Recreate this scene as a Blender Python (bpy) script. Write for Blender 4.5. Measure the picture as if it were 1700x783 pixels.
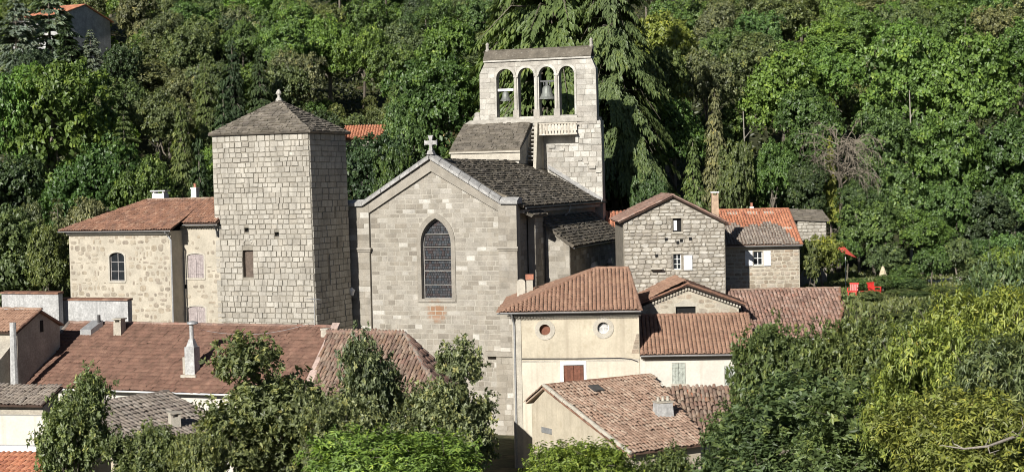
import bpy, math, random
import numpy as np
from mathutils import Vector, Matrix
from mathutils.geometry import tessellate_polygon

for o in list(bpy.data.objects): bpy.data.objects.remove(o)
SC = bpy.context.scene
COL = SC.collection
RNG = np.random.default_rng(7)
random.seed(7)
rad = math.radians

# ------------------------------------------------------------------ camera
FPX, HZ, ROLL, EYE = 2600.0, 300.0, rad(1.2), 18.0
PITCH = math.atan((391.5 - HZ) / FPX)
_f = np.array([0, math.cos(PITCH), -math.sin(PITCH)])
_r = np.array([1.0, 0, 0]); _u = np.array([0, math.sin(PITCH), math.cos(PITCH)])
CR = math.cos(ROLL) * _r - math.sin(ROLL) * _u
CU = math.sin(ROLL) * _r + math.cos(ROLL) * _u
CP = np.array([0, 0, EYE])
cam = bpy.data.cameras.new('camera')
cam.sensor_width = 36; cam.lens = 36 * FPX / 1700
cam.clip_start = 0.5; cam.clip_end = 3000
camo = bpy.data.objects.new('camera', cam); COL.objects.link(camo)
M = Matrix.Identity(4)
for i in range(3):
    M[i][0] = CR[i]; M[i][1] = CU[i]; M[i][2] = -_f[i]; M[i][3] = CP[i]
camo.matrix_world = M
SC.camera = camo

# ------------------------------------------------------------------ sky, sun, exposure
SUN_AZ, SUN_EL = 25.5, 26.0          # degrees left of straight behind the camera / above the horizon
sdir = Vector((-math.sin(rad(SUN_AZ)) * math.cos(rad(SUN_EL)), -math.cos(rad(SUN_AZ)) * math.cos(rad(SUN_EL)), math.sin(rad(SUN_EL))))
world = bpy.data.worlds.new('World'); SC.world = world; world.use_nodes = True
nt = world.node_tree
sky = nt.nodes.new('ShaderNodeTexSky'); sky.sky_type = 'NISHITA'; sky.sun_disc = False
sky.sun_elevation = rad(SUN_EL)
sky.sun_rotation = math.atan2(sdir.x, sdir.y)
sky.altitude = 400; sky.air_density = 0.5; sky.dust_density = 0.4
bg = nt.nodes['Background']; bg.inputs[1].default_value = 0.05
nt.links.new(sky.outputs[0], bg.inputs[0])
sun = bpy.data.lights.new('sun', 'SUN'); sun.energy = 5.0; sun.angle = rad(0.5); sun.color = (1.0, 0.965, 0.905)
suno = bpy.data.objects.new('sun', sun); COL.objects.link(suno)
suno.rotation_euler = sdir.to_track_quat('Z', 'Y').to_euler(); suno.location = (-60, -60, 80)
SC.view_settings.view_transform = 'Standard'; SC.view_settings.look = 'None'
SC.view_settings.exposure = 0.44; SC.view_settings.gamma = 1.0
SC.cycles.filter_width = 1.0; SC.cycles.max_bounces = 6; SC.cycles.diffuse_bounces = 2; SC.cycles.glossy_bounces = 2
SC.cycles.transmission_bounces = 3; SC.cycles.transparent_max_bounces = 4

# ------------------------------------------------------------------ geometry helpers
def ray(x, y): return FPX * _f + (x - 850) * CR - (y - 391.5) * CU
def at(x, y, Y):
    r = ray(x, y); return CP + r * (Y / r[1])
def px_of(P):
    d = np.asarray(P, float) - CP; k = d @ _f
    return 850 + FPX * (d @ CR) / k, 391.5 - FPX * (d @ CU) / k

class Fr:
    """a vertical wall plane: anchor pixel at a depth, turned th degrees; local x = along the wall, y = inward, z = up"""
    def __init__(s, x, y, Y, th):
        s.A = at(x, y, Y) * np.array([1, 1, 0]); s.t = t = rad(th)
        s.U = np.array([math.cos(t), -math.sin(t), 0]); s.N = np.array([math.sin(t), math.cos(t), 0])
    def uz(s, x, y, d=0):
        r = ray(x, y); P = CP + r * (((s.A + d * s.N - CP) @ s.N) / (r @ s.N)); return float((P - s.A) @ s.U), float(P[2])
    def dz(s, x, y, u):
        r = ray(x, y); P = CP + r * (((s.A + u * s.U - CP) @ s.U) / (r @ s.U)); return float((P - s.A) @ s.N), float(P[2])
    def w(s, u, d, z): return s.A + u * s.U + d * s.N + np.array([0, 0, z])
    def wv(s, V):
        V = np.asarray(V, float); return s.A + V[:, :1] * s.U + V[:, 1:2] * s.N + V[:, 2:] * np.array([0, 0, 1.0])
    def thing(s, name, label, cat, z=0.0, group=None):
        o = bpy.data.objects.new(name, None); COL.objects.link(o); o.empty_display_size = 0.5
        o.location = (s.A[0], s.A[1], z); o.rotation_euler = (0, 0, -s.t)
        o['label'] = label; o['category'] = cat
        if group: o['group'] = group
        return o

def frame_at(x, y, th=0):
    f = Fr(850, 300, 100, th); f.A = np.array([x, y, 0.0]); return f

def inv_of(parent):
    if parent is None: return Matrix.Identity(4)
    m = Matrix.LocRotScale(parent.location, parent.rotation_euler, parent.scale)
    if parent.parent is not None: m = Matrix.LocRotScale(parent.parent.location, parent.parent.rotation_euler, parent.parent.scale) @ m
    return m.inverted()

def np_mesh(name, V, faces, rnd=None, mat=None, smooth=False):
    """faces: (n,k) int array or list of such arrays"""
    if not isinstance(faces, list): faces = [faces]
    me = bpy.data.meshes.new(name)
    nv = len(V); me.vertices.add(nv); me.vertices.foreach_set('co', np.ascontiguousarray(V, np.float32).ravel())
    idx = np.concatenate([f.ravel() for f in faces]).astype(np.int32)
    cnt = np.concatenate([np.full(len(f), f.shape[1], np.int32) for f in faces])
    st = np.concatenate([[0], np.cumsum(cnt)[:-1]]).astype(np.int32)
    me.loops.add(len(idx)); me.loops.foreach_set('vertex_index', idx)
    me.polygons.add(len(cnt)); me.polygons.foreach_set('loop_start', st); me.polygons.foreach_set('loop_total', cnt)
    if smooth: me.polygons.foreach_set('use_smooth', np.ones(len(cnt), bool))
    me.update(calc_edges=True)
    if rnd is not None:
        a = me.attributes.new('rnd', 'FLOAT', 'FACE'); a.data.foreach_set('value', np.asarray(rnd, np.float32))
    if mat: me.materials.append(mat)
    return me

def link(name, me, parent=None, kind=None, label=None, cat=None, group=None):
    o = bpy.data.objects.new(name, me); COL.objects.link(o)
    if parent is not None: o.parent = parent
    if kind: o['kind'] = kind
    if label: o['label'] = label
    if cat: o['category'] = cat
    if group: o['group'] = group
    return o

class MB:
    """collects faces in world coordinates; build() links them as one mesh object under parent"""
    def __init__(s): s.v = []; s.f = []; s.r = []
    def add(s, pts, faces, r=None):
        b = len(s.v); s.v += [tuple(map(float, p)) for p in pts]
        r = random.random() if r is None else r
        for f in faces: s.f.append([b + i for i in f]); s.r.append(r)
    def hexa(s, P, r=None):   # 8 points: bottom 4, top 4
        s.add(P, [(0, 3, 2, 1), (4, 5, 6, 7), (0, 1, 5, 4), (1, 2, 6, 5), (2, 3, 7, 6), (3, 0, 4, 7)], r)
    def box(s, fr, u0, u1, d0, d1, z0, z1, r=None):
        s.hexa([fr.w(u0, d0, z0), fr.w(u1, d0, z0), fr.w(u1, d1, z0), fr.w(u0, d1, z0), fr.w(u0, d0, z1), fr.w(u1, d0, z1), fr.w(u1, d1, z1), fr.w(u0, d1, z1)], r)
    def prism(s, fr, poly, d0, d1, r=None):   # (u,z) polygon extruded inward
        n = len(poly); P = [fr.w(u, d0, z) for u, z in poly] + [fr.w(u, d1, z) for u, z in poly]
        s.add(P, [tuple(range(n)), tuple(range(2 * n - 1, n - 1, -1))] + [(i, i + n, (i + 1) % n + n, (i + 1) % n) for i in range(n)], r)
    def slab(s, P, t, r=None):   # world polygon thickened downward along its normal
        P = [np.asarray(p, float) for p in P]; n = np.cross(P[1] - P[0], P[2] - P[0]); n /= np.linalg.norm(n)
        if n[2] < 0: n = -n
        k = len(P); s.add(P + [p - n * t for p in P], [tuple(range(k)), tuple(range(2 * k - 1, k - 1, -1))] + [(i, i + k, (i + 1) % k + k, (i + 1) % k) for i in range(k)], r)
    def wall(s, fr, outer, holes, d0, d1, reveal, r=0.5):
        loops = [[Vector((u, z, 0)) for u, z in L] for L in [outer] + holes]
        flat = [p for L in loops for p in L]
        s.add([fr.w(p.x, d0, p.y) for p in flat], [tuple(t) for t in tessellate_polygon(loops)], r)
        n = len(outer)
        P = [fr.w(u, d0, z) for u, z in outer] + [fr.w(u, d1, z) for u, z in outer]
        s.add(P, [(i, i + n, (i + 1) % n + n, (i + 1) % n) for i in range(n)], r)
        if abs(d0 + reveal - d1) < 1e-6: s.add([fr.w(p.x, d1, p.y) for p in flat], [tuple(t) for t in tessellate_polygon(loops)], r)
        else: s.add([fr.w(u, d1, z) for u, z in outer], [tuple(range(n - 1, -1, -1))], r)
        for L in holes:
            n = len(L); P = [fr.w(u, d0, z) for u, z in L] + [fr.w(u, d0 + reveal, z) for u, z in L]
            s.add(P, [(i, i + n, (i + 1) % n + n, (i + 1) % n) for i in range(n)], r)
    def tube(s, pts, radii, n=8, r=None, cap=True):
        pts = [np.asarray(p, float) for p in pts]
        if not hasattr(radii, '__len__'): radii = [radii] * len(pts)
        V = []
        for i, p in enumerate(pts):
            a = pts[min(i + 1, len(pts) - 1)] - pts[max(i - 1, 0)]; a = a / (np.linalg.norm(a) + 1e-9)
            x = np.cross(a, [0.31, 0.87, 0.39]); x /= np.linalg.norm(x); y = np.cross(a, x)
            V += [p + radii[i] * (math.cos(k * 2 * math.pi / n) * x + math.sin(k * 2 * math.pi / n) * y) for k in range(n)]
        F = [(i * n + k, i * n + (k + 1) % n, (i + 1) * n + (k + 1) % n, (i + 1) * n + k) for i in range(len(pts) - 1) for k in range(n)]
        if cap: F += [tuple(range(n - 1, -1, -1)), tuple(range((len(pts) - 1) * n, len(pts) * n))]
        s.add(V, F, r)
    def lathe(s, c, prof, n=12, r=None):
        c = np.asarray(c, float)
        V = [c + np.array([rr * math.cos(k * 2 * math.pi / n), rr * math.sin(k * 2 * math.pi / n), z]) for rr, z in prof for k in range(n)]
        F = [(i * n + k, i * n + (k + 1) % n, (i + 1) * n + (k + 1) % n, (i + 1) * n + k) for i in range(len(prof) - 1) for k in range(n)]
        F += [tuple(range(n - 1, -1, -1)), tuple(range((len(prof) - 1) * n, len(prof) * n))]
        s.add(V, F, r)
    def build(s, name, mat, parent=None, **kw):
        me = bpy.data.meshes.new(name)
        mi = inv_of(parent)
        me.from_pydata([mi @ Vector(p) for p in s.v], [], s.f)
        a = me.attributes.new('rnd', 'FLOAT', 'FACE'); a.data.foreach_set('value', np.asarray(s.r, np.float32))
        me.materials.append(mat); me.update()
        return link(name, me, parent, **kw)

def clip_half(poly, a, b, c):     # keep a*x+b*y<=c
    out = []
    for i in range(len(poly)):
        p, q = poly[i], poly[(i + 1) % len(poly)]
        sp, sq = a * p[0] + b * p[1] - c, a * q[0] + b * q[1] - c
        if sp <= 0: out.append(p)
        if sp * sq < 0:
            t = sp / (sp - sq); out.append((p[0] + t * (q[0] - p[0]), p[1] + t * (q[1] - p[1])))
    return out
def area(p): return 0.5 * sum(p[i][0] * p[(i + 1) % len(p)][1] - p[(i + 1) % len(p)][0] * p[i][1] for i in range(len(p)))
def clip_convex(poly, clip):
    s = 1 if area(clip) > 0 else -1
    for i in range(len(clip)):
        p, q = clip[i], clip[(i + 1) % len(clip)]
        ex, ey = (q[0] - p[0]) * s, (q[1] - p[1]) * s
        poly = clip_half(poly, ey, -ex, ey * p[0] - ex * p[1])
        if len(poly) < 3: return []
    return poly
def shrink_poly(poly, m):
    cx = sum(p[0] for p in poly) / len(poly); cy = sum(p[1] for p in poly) / len(poly)
    out = []
    for x, y in poly:
        d = math.hypot(x - cx, y - cy) + 1e-9; k = max(0.3, 1 - m / d); out.append((cx + (x - cx) * k, cy + (y - cy) * k))
    return out
def hole_span(hole, z0, z1):     # horizontal extent of a hole within a band
    P = clip_half(clip_half(hole, 0, 1, z1), 0, -1, -z0)
    if len(P) < 3: return None
    return min(p[0] for p in P), max(p[0] for p in P)

def courses(clip, ch, sl, gap, holes=(), jit=0.0, rnd=random):
    """coursed masonry in 2D: list of (polygon, whole?) rectangles clipped by the convex polygon, kept out of the holes"""
    z0 = min(p[1] for p in clip); z1 = max(p[1] for p in clip)
    out = []; z = z0
    while z < z1:
        h = rnd.uniform(*ch); za, zb = z + gap / 2, z + h - gap / 2
        xs = hole_span(clip, z, z + h)
        z += h
        if xs is None: continue
        spans = [xs]
        for H in holes:
            hs = hole_span(H, za, zb)
            if hs:
                n = []
                for a, b in spans:
                    if hs[1] <= a or hs[0] >= b: n.append((a, b)); continue
                    if hs[0] > a: n.append((a, hs[0]))
                    if hs[1] < b: n.append((hs[1], b))
                spans = n
        for a, b in spans:
            L = b - a
            if L < 0.08: continue
            x = a
            while x < b - 0.02:
                l = rnd.uniform(*sl)
                if b - (x + l) < sl[0] * 0.6: l = b - x
                x2 = min(b, x + l)
                dz0, dz1 = rnd.uniform(-jit, jit), rnd.uniform(-jit, jit)
                rc = [(x + gap / 2, za + dz0), (x2 - gap / 2, za + dz0), (x2 - gap / 2, zb + dz1), (x + gap / 2, zb + dz1)]
                x = x2
                if rc[1][0] - rc[0][0] < 0.05 or rc[2][1] - rc[1][1] < 0.04: continue
                c = clip_convex(rc, clip)
                if len(c) < 3 or abs(area(c)) < 0.008: continue
                whole = abs(abs(area(c)) - abs(area(rc))) < 1e-5
                out.append((rc if whole else c, whole))
    return out

def roundoff(rc, k, rnd=random):  # rectangle -> irregular octagon
    (x0, y0), _, (x1, y1), _ = rc; w, h = x1 - x0, y1 - y0
    j = lambda m: rnd.uniform(0.25, 1.0) * k * m
    return [(x0 + j(w), y0), (x1 - j(w), y0), (x1, y0 + j(h)), (x1, y1 - j(h)), (x1 - j(w), y1), (x0 + j(w), y1), (x0, y1 - j(h)), (x0, y0 + j(h))]

def add_piece(mb, mapf, poly, h0, h1, bev, tilt=0.0, r=None):
    """convex 2D piece raised from h0 to h1 with a chamfered face; mapf(u,v,h)->world"""
    n = len(poly); inn = shrink_poly(poly, bev)
    P = [mapf(u, v, h0) for u, v in poly] + [mapf(u, v, h1 - bev * 0.7 + random.uniform(-tilt, tilt)) for u, v in poly]
    hh = [h1 + random.uniform(-tilt, tilt) for _ in poly]
    P += [mapf(u, v, h) for (u, v), h in zip(inn, hh)]
    F = [(i, (i + 1) % n, n + (i + 1) % n, n + i) for i in range(n)] + [(n + i, n + (i + 1) % n, 2 * n + (i + 1) % n, 2 * n + i) for i in range(n)] + [tuple(range(2 * n, 3 * n))]
    mb.add(P, F, r)

_PROTO = {}
def stone_proto(kind, k, mat):
    key = (kind, k, mat.name)
    if key not in _PROTO:
        rg = random.Random(k * 31 + len(kind))
        n = 4 if kind == 'ashlar' else 8
        rc = [(-.5, -.5), (.5, -.5), (.5, .5), (-.5, .5)]
        poly = [(x + rg.uniform(-.03, .03), y + rg.uniform(-.04, .04)) for x, y in rc] if n == 4 else roundoff(rc, .38, rg)
        ins = .07 if n == 4 else .12
        V = [(x, .6, y) for x, y in poly] + [(x, -.55, y) for x, y in poly] + [(x * (1 - ins), -1 + rg.uniform(-.15, .15), y * (1 - ins * 1.6)) for x, y in poly]
        F = [[i, (i + 1) % n, n + (i + 1) % n, n + i] for i in range(n)] + [[n + i, n + (i + 1) % n, 2 * n + (i + 1) % n, 2 * n + i] for i in range(n)] + [list(range(2 * n, 3 * n))]
        me = bpy.data.meshes.new('stone'); me.from_pydata(V, [], F); me.materials.append(mat); me.update()
        _PROTO[key] = me
    return _PROTO[key]

def masonry(fr, parent, polys, mat, t=0.05, nmax=300, d=0.0, kind='ashlar', bev=0.025, skip=None, stuffname='masonry'):
    """front-face stones: the biggest whole ones as single objects, the rest joined"""
    whole = sorted([p for p, w in polys if w], key=lambda p: -abs(area(p)))
    if skip: whole = [p for p in whole if not skip(p)]
    single = whole[:nmax]; ids = {id(p) for p in single}
    base = Vector((fr.A[0], fr.A[1], 0)); rot = Matrix.Rotation(-fr.t, 4, 'Z')
    mi = inv_of(parent)
    for p in single:
        cx = (p[0][0] + p[1][0]) / 2; cz = (p[0][1] + p[2][1]) / 2
        o = bpy.data.objects.new('stone', stone_proto(kind, random.randrange(7), mat)); COL.objects.link(o); o.parent = parent
        wp = Vector(fr.w(cx, d, cz))
        mm = mi @ (Matrix.Translation(wp) @ rot)
        o.location = mm.translation; o.rotation_euler = mm.to_euler()
        o.rotation_euler.y += random.uniform(-.02, .02)
        o.scale = (p[1][0] - p[0][0], t * random.uniform(.55, 1.35), p[2][1] - p[0][1])
    mb = MB()
    for p, w in polys:
        if id(p) in ids: continue
        q = roundoff(p, .35) if (w and kind != 'ashlar') else p
        add_piece(mb, lambda u, v, h: fr.w(u, d - h, v), q, -0.03, t * random.uniform(.55, 1.35), bev, 0.008)
    if mb.f: mb.build(stuffname, mat, parent, kind='stuff')

# ------------------------------------------------------------------ materials
def mk(name, cols, rough=0.9, nscale=2.0, namt=0.35, fscale=22.0, famt=0.25, bump=0.3, bdist=0.02, spec=0.25, lichen=None, stain=None, streak=None, metal=0.0):
    m = bpy.data.materials.new(name); m.use_nodes = True
    N, Lk = m.node_tree.nodes, m.node_tree.links
    b = N['Principled BSDF']; b.inputs['Roughness'].default_value = rough; b.inputs['Specular IOR Level'].default_value = spec; b.inputs['Metallic'].default_value = metal
    geo = N.new('ShaderNodeNewGeometry'); oi = N.new('ShaderNodeObjectInfo'); at_ = N.new('ShaderNodeAttribute'); at_.attribute_name = 'rnd'
    ad = N.new('ShaderNodeMath'); ad.operation = 'ADD'; Lk.new(oi.outputs['Random'], ad.inputs[0]); Lk.new(at_.outputs['Fac'], ad.inputs[1])
    fr_ = N.new('ShaderNodeMath'); fr_.operation = 'FRACT'; Lk.new(ad.outputs[0], fr_.inputs[0])
    rp = N.new('ShaderNodeValToRGB'); e = rp.color_ramp.elements
    while len(e) < len(cols): e.new(0.5)
    for i, c in enumerate(cols): e[i].position = i / max(1, len(cols) - 1); e[i].color = (*c, 1)
    Lk.new(fr_.outputs[0], rp.inputs[0])
    def noise(sc, det=4, rough=.6):
        n = N.new('ShaderNodeTexNoise'); n.inputs['Scale'].default_value = sc; n.inputs['Detail'].default_value = det; n.inputs['Roughness'].default_value = rough
        Lk.new(geo.outputs['Position'], n.inputs['Vector']); return n
    def mul(colsock, fac, lo, hi):
        mr = N.new('ShaderNodeMapRange'); mr.inputs['From Min'].default_value = .3; mr.inputs['From Max'].default_value = .7; mr.inputs['To Min'].default_value = lo; mr.inputs['To Max'].default_value = hi
        Lk.new(fac, mr.inputs[0])
        mx = N.new('ShaderNodeMix'); mx.data_type = 'RGBA'; mx.blend_type = 'MULTIPLY'; mx.inputs[0].default_value = 1
        Lk.new(colsock, mx.inputs[6]); Lk.new(mr.outputs[0], mx.inputs[7]); return mx.outputs[2]
    n1 = noise(nscale, 5, .65); n2 = noise(fscale, 3)
    c = mul(rp.outputs[0], n1.outputs[0], 1 - namt, 1 + namt * .6)
    c = mul(c, n2.outputs[0], 1 - famt, 1 + famt * .7)
    def over(csock, fac, col):
        mx = N.new('ShaderNodeMix'); mx.data_type = 'RGBA'; Lk.new(fac, mx.inputs[0]); Lk.new(csock, mx.inputs[6]); mx.inputs[7].default_value = (*col, 1); return mx.outputs[2]
    def thresh(sock, lo, hi, amt):
        mr = N.new('ShaderNodeMapRange'); mr.inputs['From Min'].default_value = lo; mr.inputs['From Max'].default_value = hi; mr.inputs['To Max'].default_value = amt; Lk.new(sock, mr.inputs[0]); return mr.outputs[0]
    for (col, sc, lo, hi, amt) in (lichen or []):
        n3 = noise(sc, 4, .7); c = over(c, thresh(n3.outputs[0], lo, hi, amt), col)
    if streak:                      # vertical run-off marks: noise squeezed in z
        col, amt = streak
        mp = N.new('ShaderNodeMapping'); mp.inputs['Scale'].default_value = (3.2, 3.2, .18); Lk.new(geo.outputs['Position'], mp.inputs[0])
        n4 = N.new('ShaderNodeTexNoise'); n4.inputs['Scale'].default_value = 1; n4.inputs['Detail'].default_value = 4; Lk.new(mp.outputs[0], n4.inputs['Vector'])
        c = over(c, thresh(n4.outputs[0], .52, .75, amt), col)
    if stain:                       # one rusty patch with its own place on the wall
        (cx, cy, cz), (sx, sz), col, amt = stain
        sb = N.new('ShaderNodeVectorMath'); sb.operation = 'SUBTRACT'; Lk.new(geo.outputs['Position'], sb.inputs[0]); sb.inputs[1].default_value = (cx, cy, cz)
        sc2 = N.new('ShaderNodeVectorMath'); sc2.operation = 'MULTIPLY'; Lk.new(sb.outputs[0], sc2.inputs[0]); sc2.inputs[1].default_value = (1 / sx, .25 / sx, 1 / sz)
        ln = N.new('ShaderNodeVectorMath'); ln.operation = 'LENGTH'; Lk.new(sc2.outputs[0], ln.inputs[0])
        n5 = noise(5, 4, .7); ad2 = N.new('ShaderNodeMath'); ad2.operation = 'MULTIPLY_ADD'; Lk.new(n5.outputs[0], ad2.inputs[0]); ad2.inputs[1].default_value = 1.1; Lk.new(ln.outputs['Value'], ad2.inputs[2])
        c = over(c, thresh(ad2.outputs[0], 1.5, 1.0, amt), col)
    Lk.new(c, b.inputs['Base Color'])
    if bump:
        bp = N.new('ShaderNodeBump'); bp.inputs['Strength'].default_value = bump; bp.inputs['Distance'].default_value = bdist
        n6 = noise(fscale * 1.3, 4, .7); Lk.new(n6.outputs[0], bp.inputs['Height']); Lk.new(bp.outputs[0], b.inputs['Normal'])
    return m

def mk_leaf(name, trans=0.26, rough=0.45, spread=1.0, spec=0.45):
    m = bpy.data.materials.new(name); m.use_nodes = True
    N, Lk = m.node_tree.nodes, m.node_tree.links
    b = N['Principled BSDF']; b.inputs['Roughness'].default_value = rough; b.inputs['Specular IOR Level'].default_value = spec
    oi = N.new('ShaderNodeObjectInfo'); a = N.new('ShaderNodeAttribute'); a.attribute_name = 'rnd'
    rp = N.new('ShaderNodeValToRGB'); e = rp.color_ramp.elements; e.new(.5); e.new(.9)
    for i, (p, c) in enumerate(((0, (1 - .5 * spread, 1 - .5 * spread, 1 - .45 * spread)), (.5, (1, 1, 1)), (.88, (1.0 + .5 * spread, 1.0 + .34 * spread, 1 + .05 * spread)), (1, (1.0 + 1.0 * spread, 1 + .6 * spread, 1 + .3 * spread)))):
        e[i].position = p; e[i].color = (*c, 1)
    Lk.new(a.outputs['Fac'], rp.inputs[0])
    mx = N.new('ShaderNodeMix'); mx.data_type = 'RGBA'; mx.blend_type = 'MULTIPLY'; mx.inputs[0].default_value = 1
    Lk.new(rp.outputs[0], mx.inputs[6]); Lk.new(oi.outputs['Color'], mx.inputs[7])
    Lk.new(mx.outputs[2], b.inputs['Base Color'])
    t = N.new('ShaderNodeBsdfTranslucent')
    tm = N.new('ShaderNodeMix'); tm.data_type = 'RGBA'; tm.blend_type = 'MULTIPLY'; tm.inputs[0].default_value = 1; tm.inputs[7].default_value = (1.3, 1.45, .5, 1)
    Lk.new(mx.outputs[2], tm.inputs[6]); Lk.new(tm.outputs[2], t.inputs[0])
    ms = N.new('ShaderNodeMixShader'); ms.inputs[0].default_value = trans
    Lk.new(b.outputs[0], ms.inputs[1]); Lk.new(t.outputs[0], ms.inputs[2]); Lk.new(ms.outputs[0], N['Material Output'].inputs['Surface'])
    return m

MT = {}
MT['leaf'] = mk_leaf('leaf')
MT['bark'] = mk('bark', [(.10, .085, .065), (.15, .13, .10), (.20, .175, .14)], nscale=3, fscale=14)
MT['deadwood'] = mk('deadwood', [(.26, .23, .19), (.34, .31, .26)], nscale=3)
GREY_L = [(.34, .31, .26), (.40, .37, .312), (.43, .40, .34), (.47, .44, .38), (.37, .34, .285), (.41, .38, .325), (.385, .35, .29)]
MT['tower_stone'] = mk('tower_stone', GREY_L, nscale=.8, namt=.28, fscale=16, famt=.22, bump=.5, lichen=[((.20, .19, .165), 7, .60, .72, .5)], streak=((.2, .18, .15), .45))
MT['mortar_grey'] = mk('mortar_grey', [(.235, .21, .172), (.26, .235, .19)], nscale=2)
CH = [(.225, .20, .165), (.29, .262, .215), (.335, .305, .255), (.27, .24, .195), (.355, .325, .275), (.31, .28, .232), (.38, .35, .30), (.285, .258, .215), (.37, .34, .29), (.54, .515, .46)]
MT['mortar_cream'] = mk('mortar_cream', [(.38, .35, .295), (.40, .37, .312)], nscale=1.5, namt=.2)
MT['bell_stone'] = mk('bell_stone', [(.40, .375, .325), (.48, .455, .40), (.53, .505, .45), (.36, .33, .285), (.45, .425, .37)], nscale=1.2, namt=.35, lichen=[((.24, .225, .19), 5, .56, .7, .6)], bump=.5)
MT['coping'] = mk('coping', [(.36, .35, .33), (.42, .41, .39)], nscale=3, lichen=[((.2, .19, .18), 9, .5, .62, .6)])
MT['slab'] = mk('slab', [(.085, .075, .058), (.125, .108, .082), (.165, .14, .105), (.10, .088, .072), (.21, .185, .15)], nscale=1.5, namt=.4, lichen=[((.30, .29, .26), 6, .62, .72, .55), ((.15, .12, .06), 2.5, .6, .75, .4)], bump=.6)
MT['slab_pale'] = mk('slab_pale', [(.14, .122, .095), (.19, .165, .13), (.235, .205, .165), (.16, .14, .115)], nscale=1.5, namt=.4, lichen=[((.36, .35, .31), 6, .60, .70, .6)], bump=.6)
def tilemat(name, cols, **k): return mk(name, cols, nscale=k.pop('nscale', 1.1), namt=k.pop('namt', .35), fscale=18, famt=.3, rough=.85, bump=.3, **k)
MT['tile_red'] = tilemat('tile_red', [(.14, .079, .058), (.176, .098, .07), (.20, .113, .08), (.162, .092, .066), (.187, .104, .075), (.15, .087, .062), (.21, .122, .087), (.176, .10, .072), (.172, .096, .07), (.31, .22, .17)], lichen=[((.20, .16, .12), 7, .63, .75, .45)])
MT['tile_rust'] = tilemat('tile_rust', [(.22, .115, .075), (.27, .145, .095), (.30, .165, .11), (.17, .095, .07), (.36, .22, .15)])
MT['tile_salmon'] = tilemat('tile_salmon', [(.27, .155, .105), (.31, .188, .128), (.345, .215, .148), (.245, .145, .102)], namt=.2)
MT['tile_pale'] = tilemat('tile_pale', [(.29, .19, .135), (.335, .225, .163), (.37, .262, .195), (.255, .165, .118), (.405, .31, .235), (.31, .195, .137)], namt=.3)
MT['tile_brown'] = tilemat('tile_brown', [(.25, .15, .115), (.31, .20, .15), (.20, .125, .10), (.35, .25, .20), (.28, .15, .11)])
MT['tile_grey'] = tilemat('tile_grey', [(.24, .20, .165), (.29, .245, .20), (.20, .165, .14), (.33, .29, .245)])
MT['tile_orange'] = tilemat('tile_orange', [(.38, .15, .085), (.44, .185, .105), (.48, .22, .13), (.34, .135, .085)], namt=.25)
MT['tile_mossy'] = tilemat('tile_mossy', [(.22, .13, .10), (.28, .19, .14), (.17, .115, .09), (.33, .25, .19), (.24, .15, .10)], lichen=[((.16, .14, .11), 4, .5, .65, .6)])
MT['pan'] = mk('pan', [(.075, .048, .036), (.085, .055, .042)], nscale=2)
MT['pan_light'] = mk('pan_light', [(.17, .105, .075), (.19, .12, .085)], nscale=2)
MT['cream_plaster'] = mk('cream_plaster', [(.50, .44, .335), (.52, .46, .35)], nscale=.7, namt=.16, fscale=9, famt=.1, lichen=[((.37, .31, .22), 1.3, .52, .68, .5)], streak=((.33, .28, .21), .6))
MT['white_plaster'] = mk('white_plaster', [(.58, .545, .475), (.60, .565, .495)], nscale=.8, namt=.12, fscale=9, famt=.08, streak=((.42, .37, .30), .5))
MT['dull_plaster'] = mk('dull_plaster', [(.42, .38, .31), (.45, .41, .34)], nscale=.9, namt=.22, fscale=10, lichen=[((.30, .27, .22), 1.5, .5, .7, .6)], streak=((.28, .25, .21), .5))
MT['lime_wash'] = mk('lime_wash', [(.42, .415, .40), (.46, .455, .44)], nscale=1.0, namt=.25, fscale=8, streak=((.24, .24, .235), .75), lichen=[((.25, .245, .235), 1.6, .5, .7, .6)])
MT['trim'] = mk('trim', [(.44, .405, .335), (.48, .44, .365)], nscale=2, namt=.2)
MT['white_paint'] = mk('white_paint', [(.74, .73, .70), (.78, .77, .74)], nscale=3, namt=.1)
MT['rubble_warm'] = mk('rubble_warm', [(.33, .285, .22), (.375, .325, .255), (.30, .255, .20), (.41, .36, .28), (.345, .29, .215), (.28, .24, .195)], nscale=2, bump=.5)
MT['mortar_warm'] = mk('mortar_warm', [(.44, .395, .312), (.47, .42, .335)], nscale=1.2, namt=.2)
MT['rubble_grey'] = mk('rubble_grey', [(.36, .325, .27), (.43, .395, .335), (.50, .47, .41), (.39, .355, .295), (.30, .27, .23)], nscale=1.5, bump=.6)
MT['mortar_tan'] = mk('mortar_tan', [(.24, .215, .17), (.27, .235, .19)], nscale=2)
MT['rubble_tan'] = mk('rubble_tan', [(.33, .275, .205), (.39, .335, .26), (.28, .225, .165), (.43, .38, .31), (.36, .27, .19)], nscale=2, bump=.5)
MT['zinc'] = mk('zinc', [(.36, .36, .355), (.40, .40, .395)], rough=.5, nscale=4, namt=.2, metal=.4)
MT['dark_metal'] = mk('dark_metal', [(.06, .06, .06), (.075, .07, .07)], rough=.5)
MT['dark'] = mk('dark', [(.012, .012, .012), (.015, .014, .013)], rough=.8, bump=0)
MT['glass'] = mk('glass', [(.02, .024, .028), (.03, .034, .036)], rough=.12, spec=.6, bump=.05)
MT['stained'] = mk('stained', [(.03, .032, .036), (.05, .05, .055), (.045, .028, .026), (.06, .065, .07), (.03, .04, .05)], rough=.35, spec=.5, nscale=6, namt=.5)
MT['lead'] = mk('lead', [(.22, .21, .19), (.27, .255, .23)], rough=.6)
MT['brown_wood'] = mk('brown_wood', [(.16, .065, .04), (.19, .08, .05), (.14, .058, .038)], nscale=5, rough=.7)
MT['grey_wood'] = mk('grey_wood', [(.30, .28, .27), (.35, .33, .315), (.27, .25, .24)], nscale=5)
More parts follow.
